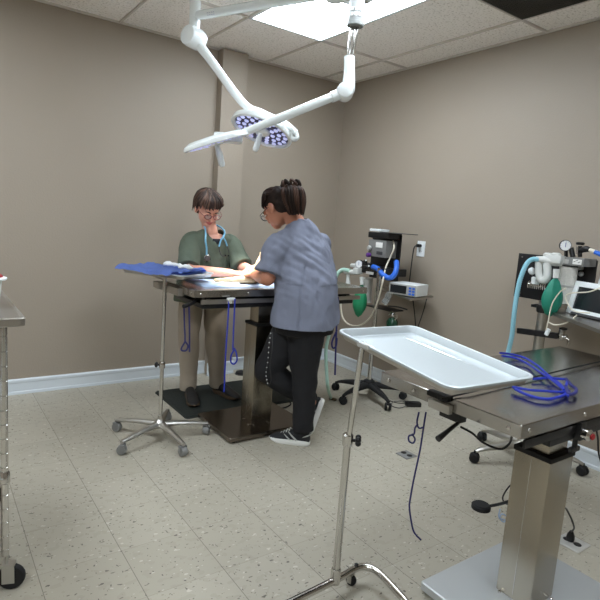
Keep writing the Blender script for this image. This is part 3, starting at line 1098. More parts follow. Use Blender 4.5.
def hand_shapes(bm, wrist, d, n, side, curl=.6, s=1.0):
    """wrist point, d finger direction, n back-of-hand normal, side toward the thumb"""
    d = V(d).normalized()
    n = (V(n) - d * V(n).dot(d)).normalized()
    t_ = V(side)
    t_ = (t_ - d * t_.dot(d) - n * t_.dot(n)).normalized()
    loft(bm, [(wrist - d * .012, t_ * .025 * s, n * .018 * s), (wrist + d * .02 * s, t_ * .030 * s, n * .016 * s), (wrist + d * .060 * s, t_ * .040 * s, n * .014 * s), (wrist + d * .088 * s, t_ * .039 * s, n * .011 * s)], seg=16)
    for k, (o_, ln_) in enumerate(((.030, .072), (.010, .082), (-.010, .076), (-.029, .060))):
        b_ = wrist + d * (.078 * s) + t_ * o_ * s
        p = [b_]
        c_ = 0
        for q, fr_ in enumerate((.45, .30, .25)):
            c_ += curl * (.55, .8, .6)[q] + .05 * k
            p.append(p[-1] + (d * math.cos(c_) - n * math.sin(c_) + t_ * (.05 * (1.5 - k))) * (ln_ * s * fr_))
        limb(bm, p, [.0092 * s, .0088 * s, .0080 * s, .0068 * s], seg=10, n=4)
    b_ = wrist + d * .025 * s + t_ * .022 * s - n * .004
    p = [b_, b_ + (d * .55 + t_ * .8 - n * .25).normalized() * .036 * s]
    p.append(p[-1] + (d * .8 + t_ * .35 - n * .5).normalized() * .032 * s)
    p.append(p[-1] + (d * .9 - t_ * .05 - n * .5).normalized() * .024 * s)
    limb(bm, p, [.015 * s, .0125 * s, .0105 * s, .0085 * s], seg=10, n=4)


def lock(bm, pts, r0, flat=None, seg=6):
    n = len(pts)
    tube(bm, pts, [r0 * (.5 + .8 * math.sin(PI * (.15 + .6 * k / (n - 1)))) if k < n - 1 else r0 * .15 for k in range(n)], seg=seg, n=4)


def shoe(parent, heel, toe, m_up, m_sole, pitch=0.0, lift=0.0, w=.042, laces=False, stripe=False):
    """heel, toe: floor points; pitch raises the heel about the toe"""
    heel, toe = V(heel), V(toe)
    L_ = (toe - heel).length
    f = (toe - heel).normalized()
    s = V((-f.y, f.x, 0)).normalized()
    u = V((0, 0, 1))
    R_ = Matrix.Translation(toe) @ Matrix.Rotation(pitch, 4, s) @ Matrix.Translation(-toe) if pitch else Matrix.Identity(4)

    def P(a, b, c):
        return R_ @ (heel + f * (a * L_) + s * (b * w) + u * (c + lift))
    bm = B()
    outline = [(0.0, .0), (.02, .45), (.10, .72), (.30, .74), (.50, .82), (.68, 1.0), (.82, .96), (.93, .70), (1.0, .0)]
    full = outline + [(a, -b * (.92)) for a, b in outline[-2:0:-1]]
    rings = []
    for z, k in ((0, .93), (.006, 1.0), (.020, 1.02), (.028, .96)):
        ring = []
        for a, b in full:
            aa = .5 + (a - .5) * k
            zz = z + (.012 * max(0, a - .85) / .15 if z < .01 else 0) + (.006 * (1 - a) if z > .01 else 0)
            ring.append(bm.verts.new(P(aa, b * k, zz)))
        rings.append(ring)
    n = len(full)
    for i in range(len(rings) - 1):
        for j in range(n):
            bm.faces.new((rings[i][j], rings[i][(j + 1) % n], rings[i + 1][(j + 1) % n], rings[i + 1][j]))
    bm.faces.new(rings[0][::-1])
    bm.faces.new(rings[-1])
    sh = obj('shoe', fuse_upper(P, L_, w, f, s, u, R_), m_up, parent)
    obj('sole', bm, m_sole, sh, angle=50)
    if laces:
        for k in range(4):
            a = .48 + k * .07
            z = .094 - k * .011
            obj('lace', tube(B(), [P(a, -.42, z - .012), P(a + .015, 0, z + .002), P(a + .03, .42, z - .012)], .0026, seg=6), 'solewhite' if k < 2 else 'lgrey', sh)
    if stripe:
        bm = B()
        for sd in (-1, 1):
            tube(bm, [P(.30, sd * .86, .035), P(.42, sd * .82, .060), P(.52, sd * .66, .082)], [.006, .005, .003], seg=6)
            tube(bm, [P(.46, sd * .90, .035), P(.54, sd * .86, .050), P(.62, sd * .72, .064)], [.004, .004, .002], seg=6)
            tube(bm, [P(.0, sd * .2, .075), P(.06, sd * .62, .070), P(.16, sd * .80, .060)], [.004, .005, .002], seg=6)
        obj('shoe_stripe', bm, 'lgrey', sh)
    return sh


def fuse_upper(P, L_, w, f, s, u, R_):
    bm = B()
    ru = (R_.to_3x3() @ u)
    rs = s
    rf = (R_.to_3x3() @ f)
    # rings along the length: width, bottom .022, top height
    data = [(.01, .45, .060), (.07, .66, .088), (.16, .72, .092), (.30, .72, .092), (.44, .76, .088), (.58, .86, .074), (.72, .92, .058), (.84, .86, .047), (.93, .66, .038), (.985, .35, .030)]
    rings = []
    for a, b, top in data:
        zc = (.016 + top) / 2
        rings.append((P(a, 0, zc), rs * (b * w), ru * ((top - .016) / 2)))
    loft(bm, rings, seg=20, sub=2)
    return fuse(bm, .004, 2)


# ---------------------------------------------------------------- person at the back: olive scrub top
f1, l1 = pose_axes((-.12, -.99))
u1 = V((0, 0, 1))
t = thing('person', 'person in olive green scrub top and khaki trousers, short brown hair, glasses, behind the table', 'person', (-1.65, -.62, 0), 'people in scrubs at the operating table')
HC1 = V((-1.690, -.680, 1.402))
HF1 = V((-.01, -.85, -.50)).normalized()
HL1 = V((0, 0, 1)).cross(HF1).normalized()
HU1 = HF1.cross(HL1).normalized()
SR1, EL1R, HD1R = V((-1.795, -.655, 1.165)), V((-1.865, -.80, .985)), V((-1.66, -1.02, .995))
SL1, EL1L, HD1L = V((-1.495, -.69, 1.165)), V((-1.475, -.845, 1.01)), V((-1.545, -1.045, 1.03))
bm = B()
head_shapes(bm, HC1, HF1, HL1, HU1)
limb(bm, [V((-1.645, -.655, 1.20)), V((-1.66, -.665, 1.27)), HC1 - HF1 * .02 - HU1 * .03], [.060, .050, .048])
for a, b, c in ((SR1, EL1R, HD1R), (SL1, EL1L, HD1L)):
    limb(bm, [a, a * .5 + b * .5, b], [.048, .044, .037])
    limb(bm, [b, b * .65 + c * .35, c], [.037, .038, .025])
    limb(bm, [a, V((-1.645, -.65, 1.19))], [.045, .06])
# torso core and legs keep the body in one piece
loft(bm, [(V((-1.655, -.60, .82)), l1 * .13, f1 * .09), (V((-1.655, -.61, 1.0)), l1 * .13, f1 * .09), (V((-1.65, -.645, 1.15)), l1 * .13, f1 * .09), (V((-1.645, -.66, 1.22)), l1 * .08, f1 * .06)], seg=20)
LEG1 = [(V((-1.745, -.60, .84)), V((-1.755, -.60, .47)), V((-1.715, -.545, .11))), (V((-1.565, -.60, .84)), V((-1.56, -.64, .47)), V((-1.485, -.56, .11)))]
for h_, k_, a_ in LEG1:
    limb(bm, [h_, k_, a_], [.07, .048, .035])
hand_shapes(bm, HD1R, (HD1R - EL1R) + V((.02, .03, 0)), (.1, -.35, 1), (-.4, 1, .2), .55)
hand_shapes(bm, HD1L, V((-.45, -.75, -.35)), (-.4, -.2, .9), (-1, .4, -.2), .65)
body1 = obj('body', fuse(bm, .0042, 3), 'skin', t)
face_parts(body1, HC1, HF1, HL1, HU1, glasses='redframe')
# shirt
bm = B()
loft(bm, [(V((-1.66, -.60, .74)), l1 * .205, f1 * .150), (V((-1.66, -.605, .90)), l1 * .197, f1 * .155), (V((-1.655, -.625, 1.03)), l1 * .190, f1 * .148), (V((-1.648, -.65, 1.14)), l1 * .176, f1 * .122), (V((-1.643, -.665, 1.205)), l1 * .142, f1 * .092), (V((-1.643, -.675, 1.240)), l1 * .095, f1 * .068), (V((-1.643, -.68, 1.262)), l1 * .060, f1 * .05)], seg=36)
for a, b in ((SR1, EL1R), (SL1, EL1L)):
    d = (b - a)
    tube(bm, [V((-1.645, -.66, 1.165)) * .4 + a * .6, a + V((0, 0, -.002)), a + d * .5, a + d * .90], [.070, .064, .070, .076], seg=20)
    ell(bm, a + V((0, 0, -.005)), (.062, .062, .060))
sh = fuse(bm, .0055, 5)
neckc = V((-1.643, -.75, 1.235))
kill = [v for v in sh.verts if (v.co - V((-1.643, -.665, 1.262))).length < .052 or (v.co.z > 1.165 + abs(v.co.x + 1.645) * 1.25 and v.co.y < -.69 and abs(v.co.x + 1.645) < .065)]
bmesh.ops.delete(sh, geom=kill, context='VERTS')
wrinkle(sh, .0075, (8, 8, 6), 2.0)
sho = obj('scrub_top', sh, 'tee', t, angle=80)
sl = sho.modifiers.new('s', 'SOLIDIFY')
sl.thickness = .003
sl.offset = 0
# undershirt inside the neckline
bm = B()
loft(bm, [(V((-1.646, -.655, 1.08)), l1 * .12, f1 * .090), (V((-1.646, -.665, 1.15)), l1 * .115, f1 * .094), (V((-1.644, -.675, 1.185)), l1 * .10, f1 * .086), (V((-1.644, -.68, 1.20)), l1 * .085, f1 * .070)], seg=28)
obj('undershirt', bm, 'under', t)
# neck V chest skin is the body; trousers
bm = B()
loft(bm, [(V((-1.655, -.60, .74)), l1 * .165, f1 * .120), (V((-1.655, -.60, .84)), l1 * .175, f1 * .125), (V((-1.655, -.60, .92)), l1 * .165, f1 * .12)], seg=28)
for h_, k_, a_ in LEG1:
    tube(bm, [h_ + V((0, 0, -.02)), h_ * .5 + k_ * .5, k_, k_ * .4 + a_ * .6, a_ + V((0, 0, -.035))], [.094, .086, .076, .066, .062], seg=20)
pn = wrinkle(fuse(bm, .006, 4), .005, (6, 6, 9), 7.0)
obj('trousers', pn, 'khaki', t, angle=80)
shoe(t, (-1.710, -.535, .016), (-1.785, -.815, .016), 'shoeblk', 'solebrown', w=.047)
shoe(t, (-1.495, -.525, .016), (-1.425, -.805, .016), 'shoeblk', 'solebrown', w=.047)
# short layered hair
bm = B()
ell(bm, HC1 + HU1 * .045 - HF1 * .024, (.084, .098, .082), (HL1, HF1, HU1), 24)
ell(bm, HC1 - HU1 * .010 - HF1 * .050, (.079, .066, .068), (HL1, HF1, HU1), 20)
hb = fuse(bm, .005, 3)
hair1 = obj('hair', wrinkle(hb, .004, (40, 40, 40)), 'hair1', body1, angle=80)
bmA, bmB = B(), B()
for k in range(120):
    az = random.uniform(-PI, PI)
    cr = HC1 + HU1 * .128 - HF1 * .045 + HL1 * random.uniform(-.02, .02)
    front = math.cos(az)
    d_ = HF1 * math.cos(az) + HL1 * math.sin(az)
    rad_m = .083 + .015 * abs(front)
    m1_ = HC1 + HU1 * .100 - HF1 * .018 + d_ * rad_m * .80
    m2_ = HC1 + HU1 * (.060 if front > .3 else .045) - HF1 * .018 + d_ * (rad_m * 1.06)
    endz = .046 + .016 * math.sin(az * 2) + random.uniform(-.008, .01) if front > .35 else (-.015 if abs(front) < .35 else -.055) + random.uniform(-.012, .012)
    e_ = HC1 + HU1 * endz - HF1 * (.014 if front > 0.35 else .022) + d_ * (rad_m * (1.10 if front > .35 else 1.0)) + HL1 * random.uniform(.0, .012)
    lock(bmA if k % 4 else bmB, [cr, m1_, m2_, e_], random.uniform(.005, .0085))
obj('hair_locks', bmA, 'hair1', hair1)
obj('hair_highlights', bmB, 'hair1b', hair1)

# stethoscope
t = thing('stethoscope', 'light blue stethoscope hung around the neck over the olive scrub top', 'stethoscope', (-1.645, -.70, 1.2))


def chest(x, z, off=.0):
    """point on the front of the olive top at lateral offset x (viewer's left negative)"""
    b = {1.26: .085, 1.2: .105, 1.14: .128, 1.03: .152, .9: .158}
    zs = sorted(b)
    zz = min(max(z, zs[0]), zs[-1])
    for i in range(len(zs) - 1):
        if zs[i] <= zz <= zs[i + 1]:
            q = (zz - zs[i]) / (zs[i + 1] - zs[i])
            dep = b[zs[i]] * (1 - q) + b[zs[i + 1]] * q
            break
    cy = -.60 - max(0, (z - .90)) * .22
    dep *= math.sqrt(max(.05, 1 - (x / .205) ** 2))
    return V((-1.648 + x, cy, z)) + f1 * (dep + .010 + off)


nk = V((-1.643, -.645, 1.285))
tb = B()
tube(tb, [chest(-.065, 1.085), chest(-.070, 1.14), chest(-.078, 1.19), V((-1.715, -.715, 1.255)), V((-1.695, -.64, 1.292)), nk + V((0, .055, 0)), V((-1.593, -.64, 1.292)), V((-1.572, -.72, 1.255)), chest(.050, 1.205)], .0062, seg=10, n=8)
obj('tubing', tb, 'stetho', t)
obj('tube_fork', tube(B(), [chest(.022, 1.15), chest(.036, 1.195), chest(.052, 1.212), chest(.072, 1.19), chest(.088, 1.155)], .0055, seg=8), 'stetho', t)
obj('ear_tube', tube(B(), [chest(.022, 1.155), chest(.030, 1.115), chest(.055, 1.085), chest(.075, 1.090)], .0028, seg=8), 'dgrey', t)
obj('ear_tube', tube(B(), [chest(.088, 1.157), chest(.105, 1.12), chest(.118, 1.095), chest(.112, 1.088)], .0028, seg=8), 'dgrey', t)
for p in (chest(.078, 1.090), chest(.108, 1.088)):
    obj('ear_tip', ell(B(), p, (.007, .006, .006), seg=12), 'rubber', t)
cp = chest(-.062, 1.068, .006)
bm = lathe(B(), [(.010, -.010), (.020, -.006), (.024, 0), (.024, .005), (.020, .008), (0, .008)], cp, f1, 24)
cpo = obj('chestpiece', bm, 'chrome', t)
obj('diaphragm', lathe(B(), [(.0215, .006), (.019, .0095), (0, .0098)], cp, f1, 24), 'dgrey', cpo)

# ---------------------------------------------------------------- person in front: grey scrub top
f2, l2 = pose_axes((-.22, .98))
t = thing('person', 'person in grey scrub top and black trousers, dark hair pinned up, seen from behind', 'person', (-1.42, -1.56, 0), 'people in scrubs at the operating table')
HC2 = V((-1.560, -1.375, 1.430))
HF2 = V((-.20, .76, -.62)).normalized()
HL2 = V((0, 0, 1)).cross(HF2).normalized()
HU2 = HF2.cross(HL2).normalized()
S2L, E2L, H2L = V((-1.585, -1.475, 1.215)), V((-1.665, -1.475, 1.015)), V((-1.62, -1.25, 1.01))
S2R, E2R, H2R = V((-1.270, -1.42, 1.215)), V((-1.20, -1.30, 1.03)), V((-1.42, -1.16, 1.02))
HIP = V((-1.415, -1.545, .80))
bm = B()
head_shapes(bm, HC2, HF2, HL2, HU2)
limb(bm, [V((-1.425, -1.465, 1.25)), V((-1.455, -1.46, 1.33)), HC2 - HF2 * .03 - HU2 * .02], [.065, .054, .050])
for a, b, c in ((S2L, E2L, H2L), (S2R, E2R, H2R)):
    limb(bm, [a, a * .5 + b * .5, b], [.052, .050, .044])
    limb(bm, [b, b * .65 + c * .35, c], [.044, .043, .028])
    limb(bm, [a, V((-1.42, -1.46, 1.24))], [.05, .06])
loft(bm, [(HIP, l2 * .14, f2 * .10), (V((-1.42, -1.52, 1.0)), l2 * .14, f2 * .10), (V((-1.42, -1.475, 1.2)), l2 * .14, f2 * .09), (V((-1.42, -1.46, 1.28)), l2 * .08, f2 * .06)], seg=20)
ST = [V((-1.455, -1.60, .80)), V((-1.435, -1.60, .45)), V((-1.425, -1.615, .11))]
BT = [V((-1.41, -1.50, .80)), V((-1.595, -1.425, .445)), V((-1.318, -1.535, .235)), V((-1.295, -1.55, .19))]
limb(bm, ST, [.085, .055, .036])
limb(bm, BT[:2], [.085, .055])
limb(bm, BT[1:3], [.052, .036])
hand_shapes(bm, H2L, (-.05, .9, -.2), (0, .1, 1), (1, .1, .1), .6)
hand_shapes(bm, H2R, (-.85, .45, -.2), (-.1, .1, 1), (-.3, .9, .2), .55)
body2 = obj('body', fuse(bm, .0042, 3), 'skin2', t)
face_parts(body2, HC2, HF2, HL2, HU2, glasses='black', m_hair='hair2')
bm = B()
loft(bm, [(V((-1.425, -1.560, .735)), l2 * .232, f2 * .200), (V((-1.425, -1.555, .80)), l2 * .228, f2 * .195), (V((-1.422, -1.54, .95)), l2 * .212, f2 * .178), (V((-1.415, -1.515, 1.08)), l2 * .205, f2 * .160), (V((-1.415, -1.485, 1.18)), l2 * .190, f2 * .135), (V((-1.418, -1.468, 1.245)), l2 * .165, f2 * .110), (V((-1.428, -1.46, 1.305)), l2 * .122, f2 * .086), (V((-1.442, -1.455, 1.35)), l2 * .082, f2 * .070), (V((-1.452, -1.452, 1.38)), l2 * .062, f2 * .062)], seg=40)
for a, b in ((S2L, E2L), (S2R, E2R)):
    d = (b - a)
    tube(bm, [V((-1.42, -1.465, 1.20)) * .4 + a * .6, a + V((0, 0, -.004)), a + d * .45, a + d * .86], [.088, .078, .082, .088], seg=20)
    ell(bm, a + V((0, 0, -.006)), (.076, .076, .07))
sh = fuse(bm, .0055, 5)
kill = [v for v in sh.verts if v.co.z < .742 + .38 * max(0, -(v.co - HIP).dot(l2)) or (v.co - V((-1.460, -1.442, 1.405))).length < .062]
bmesh.ops.delete(sh, geom=kill, context='VERTS')


def fold(co):
    return 1.5 if co.z > 1.0 else 1.0


wrinkle(sh, .0095, (8, 8, 5), 11.0, fold)
# diagonal drag folds running from the armpit
sh.normal_update()
for v in sh.verts:
    q = v.co - V((-1.50, -1.60, 1.12))
    r_ = q.length
    if r_ < .28:
        v.co += v.normal * (.013 * noise.noise(V((q.z * 34 + q.x * 20, q.x * 7 - q.z * 5, q.y * 6))) * (1 - r_ / .28))
for v in sh.verts:      # stitched side seam
    q = v.co - HIP
    th = math.atan2(-q.dot(f2) / .19, q.dot(l2) / .22)
    if v.co.z < 1.13:
        v.co -= v.normal * .006 * math.exp(-((th - .62) / .045) ** 2)
sho = obj('scrub_top', sh, 'scrub', t, angle=80)
sl = sho.modifiers.new('s', 'SOLIDIFY')
sl.thickness = .003
sl.offset = 0
# trousers
bm = B()
loft(bm, [(V((-1.425, -1.555, .70)), l2 * .195, f2 * .160), (V((-1.425, -1.55, .80)), l2 * .212, f2 * .178), (V((-1.42, -1.54, .90)), l2 * .18, f2 * .15)], seg=30)
tube(bm, [ST[0], ST[0] * .5 + ST[1] * .5, ST[1], ST[1] * .45 + ST[2] * .55, ST[2] + V((0, 0, -.02))], [.135, .108, .082, .070, .066], seg=24)
tube(bm, [BT[0] + V((-.02, 0, -.02)), BT[0] * .5 + BT[1] * .5, BT[1]], [.130, .108, .082], seg=24)
ell(bm, BT[1], (.082, .082, .082))
tube(bm, [BT[1], BT[1] * .5 + BT[2] * .5, BT[2] + V((.0, 0, .0))], [.080, .072, .060], seg=24)
pn = wrinkle(fuse(bm, .006, 4), .006, (6, 6, 9), 17.0)
obj('trousers', pn, 'blackcloth', t, angle=80)
shoe(t, (-1.392, -1.650, 0), (-1.565, -1.455, 0), 'shoe', 'solewhite', laces=True, stripe=True, w=.046)
shoe(t, (-1.100, -1.715, 0), (-1.287, -1.535, 0), 'shoe', 'solewhite', pitch=1.32, laces=True, stripe=True, w=.046)
# hair: pulled back cap and a messy pinned-up tail
bm = B()
ell(bm, HC2 + HU2 * .038 - HF2 * .020, (.081, .101, .083), (HL2, HF2, HU2), 24)
ell(bm, HC2 - HU2 * .012 - HF2 * .052, (.071, .062, .062), (HL2, HF2, HU2), 20)
hair2 = obj('hair', wrinkle(fuse(bm, .005, 3), .0025, (30, 30, 30)), 'hair2', body2, angle=80)
bm, bmh = B(), B()
BUN = atd(293, 199, 3.09)
fr_ = (CAM - BUN).normalized()
ell(bm, BUN + FW * .02, (.055, .06, .092), (RT, FW, UP), 20)
for k in range(70):
    a = random.uniform(-1, 1)
    b = random.uniform(-1, 1)
    s0 = BUN + RT * (a * .03 - .012) + UP * .078 + FW * random.uniform(-.03, .04)
    s1 = BUN + RT * (a * .066) + UP * .045 - FW * (.045 * math.cos(a * 1.3)) + FW * .03 * b
    s2 = BUN + RT * (a * .066 + .01) - UP * .020 - FW * (.048 * math.cos(a * 1.3)) + FW * .03 * b
    s3 = BUN + RT * (a * .046 + .020) - UP * (.080 + .02 * random.random()) - FW * .02 + FW * .02 * b
    lock(bm if k % 3 else bmh, [s0, s1, s2, s3], random.uniform(.005, .009))
for k in range(8):
    a = k / 8 * 2 * PI
    c_ = BUN + UP * .075 - RT * .012
    lock(bm if k % 2 else bmh, [c_ + RT * .02 * math.cos(a), c_ + RT * .045 * math.cos(a) + UP * .03 + FW * .03 * math.sin(a), c_ + RT * .055 * math.cos(a + .6) + UP * (.005) + FW * .04 * math.sin(a + .6), c_ + RT * .03 * math.cos(a + 1.2) - UP * .03], .007)
for k in range(46):   # strands combed from the hairline to the tail
    az = -1.3 + 2.6 * k / 45
    d_ = HF2 * math.cos(az * 1.15) + HL2 * math.sin(az * 1.15)
    a_ = HC2 - HF2 * .020 + HU2 * .040 + d_ * (.088 + .012 * math.cos(az)) + HU2 * .005
    m_ = HC2 - HF2 * .035 + HU2 * (.040 + .082 * math.cos(az * .9)) + HL2 * (.083 * math.sin(az * .9))
    lock(bm if k % 4 else bmh, [a_, (a_ + m_) / 2 + (a_ + m_ - HC2 * 2).normalized() * .018, m_, BUN + UP * .05 - RT * .02], .0055)
obj('hair_tail', bm, 'hair2', hair2)
obj('hair_highlights', bmh, 'hair2b', hair2)

# beaded cord hanging at the hip
t = thing('lanyard', 'black cord with white beads hanging in a loop down the black trousers', 'lanyard', atd(268, 335, 3.03))
L1_ = [atd(x, y, dd) for x, y, dd in ((271, 331, 3.02), (269, 345, 3.0), (268, 360, 3.0), (266, 374, 3.04), (268, 385, 3.05), (271, 380, 3.03), (270, 365, 2.99), (272, 348, 2.99), (272, 332, 3.01))]
obj('cord', tube(B(), L1_, .003, seg=6), 'black', t)
bm = B()
q = catmull(L1_[:5], 6)
for k in range(12):
    ell(bm, q[1 + k * 2] - FW * .002, (.0028, .0028, .0036), seg=8)
bd = obj('beads', bm, 'dial', t)
bd['kind'] = 'stuff'

# ================================================================== CAT AND TOWEL
bm = nested(B(), .56, .34, .03, [(0, 0), (0, .006), (.008, .013), (.02, .014)], Matrix.Translation((-1.66, -1.06, T1Z - .0065)))
wrinkle(bm, .002, (30, 30, 30))
tag(obj('towel', bm, 'towel'), 'pale blue folded towel under the cat on the far operating table', 'towel')
t = thing('cat', 'cream and ginger cat lying on its side on the towel, held by both people', 'cat', (-1.5, -1.12, T1Z))
zc = T1Z + .012
bm = B()
Y_, Z_ = V((0, 1, 0)), V((0, 0, 1))
loft(bm, [(V((-1.585, -1.10, zc + .045)), Y_ * .03, Z_ * .035), (V((-1.55, -1.10, zc + .055)), Y_ * .06, Z_ * .052), (V((-1.45, -1.10, zc + .062)), Y_ * .075, Z_ * .060), (V((-1.33, -1.09, zc + .058)), Y_ * .068, Z_ * .056), (V((-1.24, -1.09, zc + .055)), Y_ * .055, Z_ * .050), (V((-1.20, -1.09, zc + .053)), Y_ * .04, Z_ * .04)], seg=20)
ell(bm, (-1.135, -1.10, zc + .050), (.048, .042, .040))
ell(bm, (-1.095, -1.105, zc + .042), (.022, .020, .018))
for s in (-1, 1):
    loft(bm, [(V((-1.135, -1.10 + s * .022, zc + .075)), V((.004, 0, 0)), Y_ * .016), (V((-1.14, -1.10 + s * .028, zc + .098)), V((.003, 0, 0)), Y_ * .010), (V((-1.142, -1.10 + s * .032, zc + .115)), V((.002, 0, 0)), Y_ * .003)], seg=10)
# lower hind leg stretched to the left, upper hind leg raised, forelegs
limb(bm, [V((-1.53, -1.13, zc + .045)), V((-1.60, -1.17, zc + .032)), V((-1.70, -1.175, zc + .024)), V((-1.80, -1.155, zc + .020))], [.046, .034, .020, .013])
ell(bm, (-1.825, -1.150, zc + .017), (.026, .016, .014))
limb(bm, [V((-1.52, -1.13, zc + .06)), V((-1.545, -1.175, zc + .12)), V((-1.540, -1.18, zc + .175))], [.042, .028, .013])
ell(bm, (-1.537, -1.18, zc + .190), (.013, .013, .020))
limb(bm, [V((-1.25, -1.15, zc + .04)), V((-1.27, -1.21, zc + .022)), V((-1.33, -1.25, zc + .016))], [.028, .018, .012])
limb(bm, [V((-1.23, -1.14, zc + .06)), V((-1.20, -1.22, zc + .03)), V((-1.22, -1.27, zc + .018))], [.026, .017, .012])
limb(bm, [V((-1.575, -1.07, zc + .03)), V((-1.65, -1.04, zc + .014)), V((-1.72, -1.06, zc + .012)), V((-1.78, -1.05, zc + .012))], [.016, .013, .012, .007])
cb_ = obj('body', wrinkle(fuse(bm, .0045, 3), .002, (60, 60, 60)), 'fur', t)
for s in (-1, 1):
    obj('eye', ell(B(), (-1.103, -1.105 + s * .021, zc + .058), (.005, .005, .005), seg=10), 'iris', cb_)
obj('nose', ell(B(), (-1.074, -1.106, zc + .044), (.004, .005, .004), seg=10), 'lip', cb_)


# ================================================================== CORDS ON THE TABLES
def hang(name, label, cat, m, paths, r=.0045, dep=3.2, group=None):
    pts0 = paths[0][0]
    t_ = thing(name, label, cat, atd(pts0[0], pts0[1], dep), group)
    for k, p in enumerate(paths):
        dd = dep
        obj('strand' if k else 'cord', tube(B(), [atd(x, y, (q[0] if q else dep)) for x, y, *q in p], r, seg=7), m, t_)
    return t_


CG = 'cords hanging from the operating tables'
tt = hang('restraint_cord', 'royal blue cord looped through a white cleat on the front of the far table', 'cord', 'blue', [[(229, 300), (228, 320), (226, 350), (224, 392)], [(235, 299), (234, 320), (233, 345), (233, 350)], [(234, 350), (231, 356), (231, 362), (234, 364), (237, 360), (236, 352), (234, 348)]], dep=3.075)
c0 = V((-1.83, -1.372, T1Z - .045))
cln = atd(231, 299, 3.07)
bm = B()
box(bm, cln, (.05, .016, .016), .004)
box(bm, cln + V((0, .012, -.012)), (.02, .016, .03), .003)
obj('cleat', bm, 'white', tt)
hang('restraint_cord', 'black cord with a loop hanging at the left end of the far table', 'cord', 'navy', [[(184, 306), (184.5, 325), (185, 335), (185, 343)], [(185, 342), (181.5, 348), (182, 350.5), (186, 350.5), (188, 346), (185, 341)], [(189, 306), (189.5, 330), (189.5, 352)]], dep=3.10, r=.0048)
hang('restraint_cord', 'dark navy cord with a loop hanging at the right end of the far table', 'cord', 'navy', [[(337, 299), (337, 315), (336, 340), (335, 375)], [(337, 330), (332, 342), (333, 348), (336, 346), (337, 338)], [(338, 297), (338.5, 310), (337.5, 325)]], dep=3.46, r=.006)
tt = hang('restraint_cord', 'long navy cord hanging free from the left edge of the near table', 'cord', 'navy', [[(426, 412, 2.09), (424, 424, 2.09), (420, 450, 2.09), (414, 478, 2.09), (410, 500, 2.09), (409.5, 508, 2.09), (411, 520, 2.09), (414, 532, 2.09), (421, 540, 2.09)], [(419, 412, 2.09), (417, 422, 2.09), (419, 428, 2.09), (424, 427, 2.09)], [(418, 424, 2.09), (415, 428, 2.09), (414, 434, 2.09), (409, 436, 2.09), (409, 441, 2.09), (413, 443, 2.09), (415, 439, 2.09), (412, 434, 2.09)]], r=.0036, dep=2.09)
# blue coil on the near tabletop
z2 = T2Z + .008
t = thing('leash', 'coiled royal blue cord lying on the near operating table', 'cord', atz(540, 380, T2Z))
P_ = lambda x, y, dz=0: atz(x, y, z2 + dz)
bm = B()
tube(bm, [P_(500, 353, .02), P_(510, 354, .01), P_(525, 358), P_(538, 366), P_(548, 375), P_(560, 384), P_(566, 392), P_(568, 396)], .0044, seg=8)
tube(bm, [P_(502, 356, .02), P_(515, 358, .01), P_(528, 364), P_(540, 372, .006), P_(552, 380, .008), P_(564, 390, .006)], .0044, seg=8)
tube(bm, [P_(515, 389, .004), P_(525, 394), P_(538, 398), P_(550, 399), P_(562, 396), P_(568, 392)], .0050, seg=8)
tube(bm, [P_(512, 387, .004), P_(530, 390, .003), P_(545, 391, .003), P_(560, 392, .006), P_(569, 391)], .0046, seg=8)
tube(bm, [P_(533, 379), P_(548, 378, .004), P_(560, 379, .008), P_(567, 380, .004), P_(566, 386, .008)], .0046, seg=8)
obj('rope', bm, 'blue', t)
bm = B()
tube(bm, [P_(566, 379, .006), P_(571, 385, .008), P_(576, 389, .006), P_(575, 393, .006), P_(569, 394, .004), P_(566, 387, .01)], .0058, seg=8)
obj('knot', bm, 'navy', t)
# thin black cord stretched across the near table
t = thing('tie_down_strap', 'thin black cord stretched across the near operating table from its edge cleat', 'cord', atz(441, 400, T2Z))
a_, b_ = atz(441, 399, T2Z + .006), atz(606, 360.5, T2Z + .006)
obj('cord', tube(B(), [a_, a_ * .7 + b_ * .3, b_, b_ + V((.02, 0, -.03))], .0032, seg=6), 'rubber', t)
bm = B()
q = V((-1.995, -3.0, T2Z - .012))
q = V((-1.975, atX(438, 404, -1.975).y, T2Z - .012))
box(bm, q + V((.004, 0, .008)), (.028, .085, .018), .004)
obj('cleat', bm, 'rubber', t)
obj('cleat_plate', box(B(), q + V((-.004, -.012, -.022)), (.018, .085, .028), .003), 'plate', t)


# ================================================================== ANESTHESIA MACHINES
def bag(bm, top, bot, wd, d_=None):
    """teardrop breathing bag from neck to tip"""
    ax = bot - top
    side = (RT - ax.normalized() * RT.dot(ax.normalized())).normalized()
    dp = ax.normalized().cross(side)
    rings = []
    for k, w_ in ((0, .22), (.08, .30), (.2, .62), (.38, .92), (.58, 1.0), (.75, .88), (.88, .55), (.96, .2), (1.0, .07)):
        rings.append((top + ax * k, side * (wd * w_), dp * (wd * w_ * .75)))
    loft(bm, rings, seg=24)
    bm.normal_update()
    for v in bm.verts:
        a = (v.co - top).dot(side)
        v.co += v.normal * (-.10 * wd * abs(math.cos(a / wd * 4.2)))


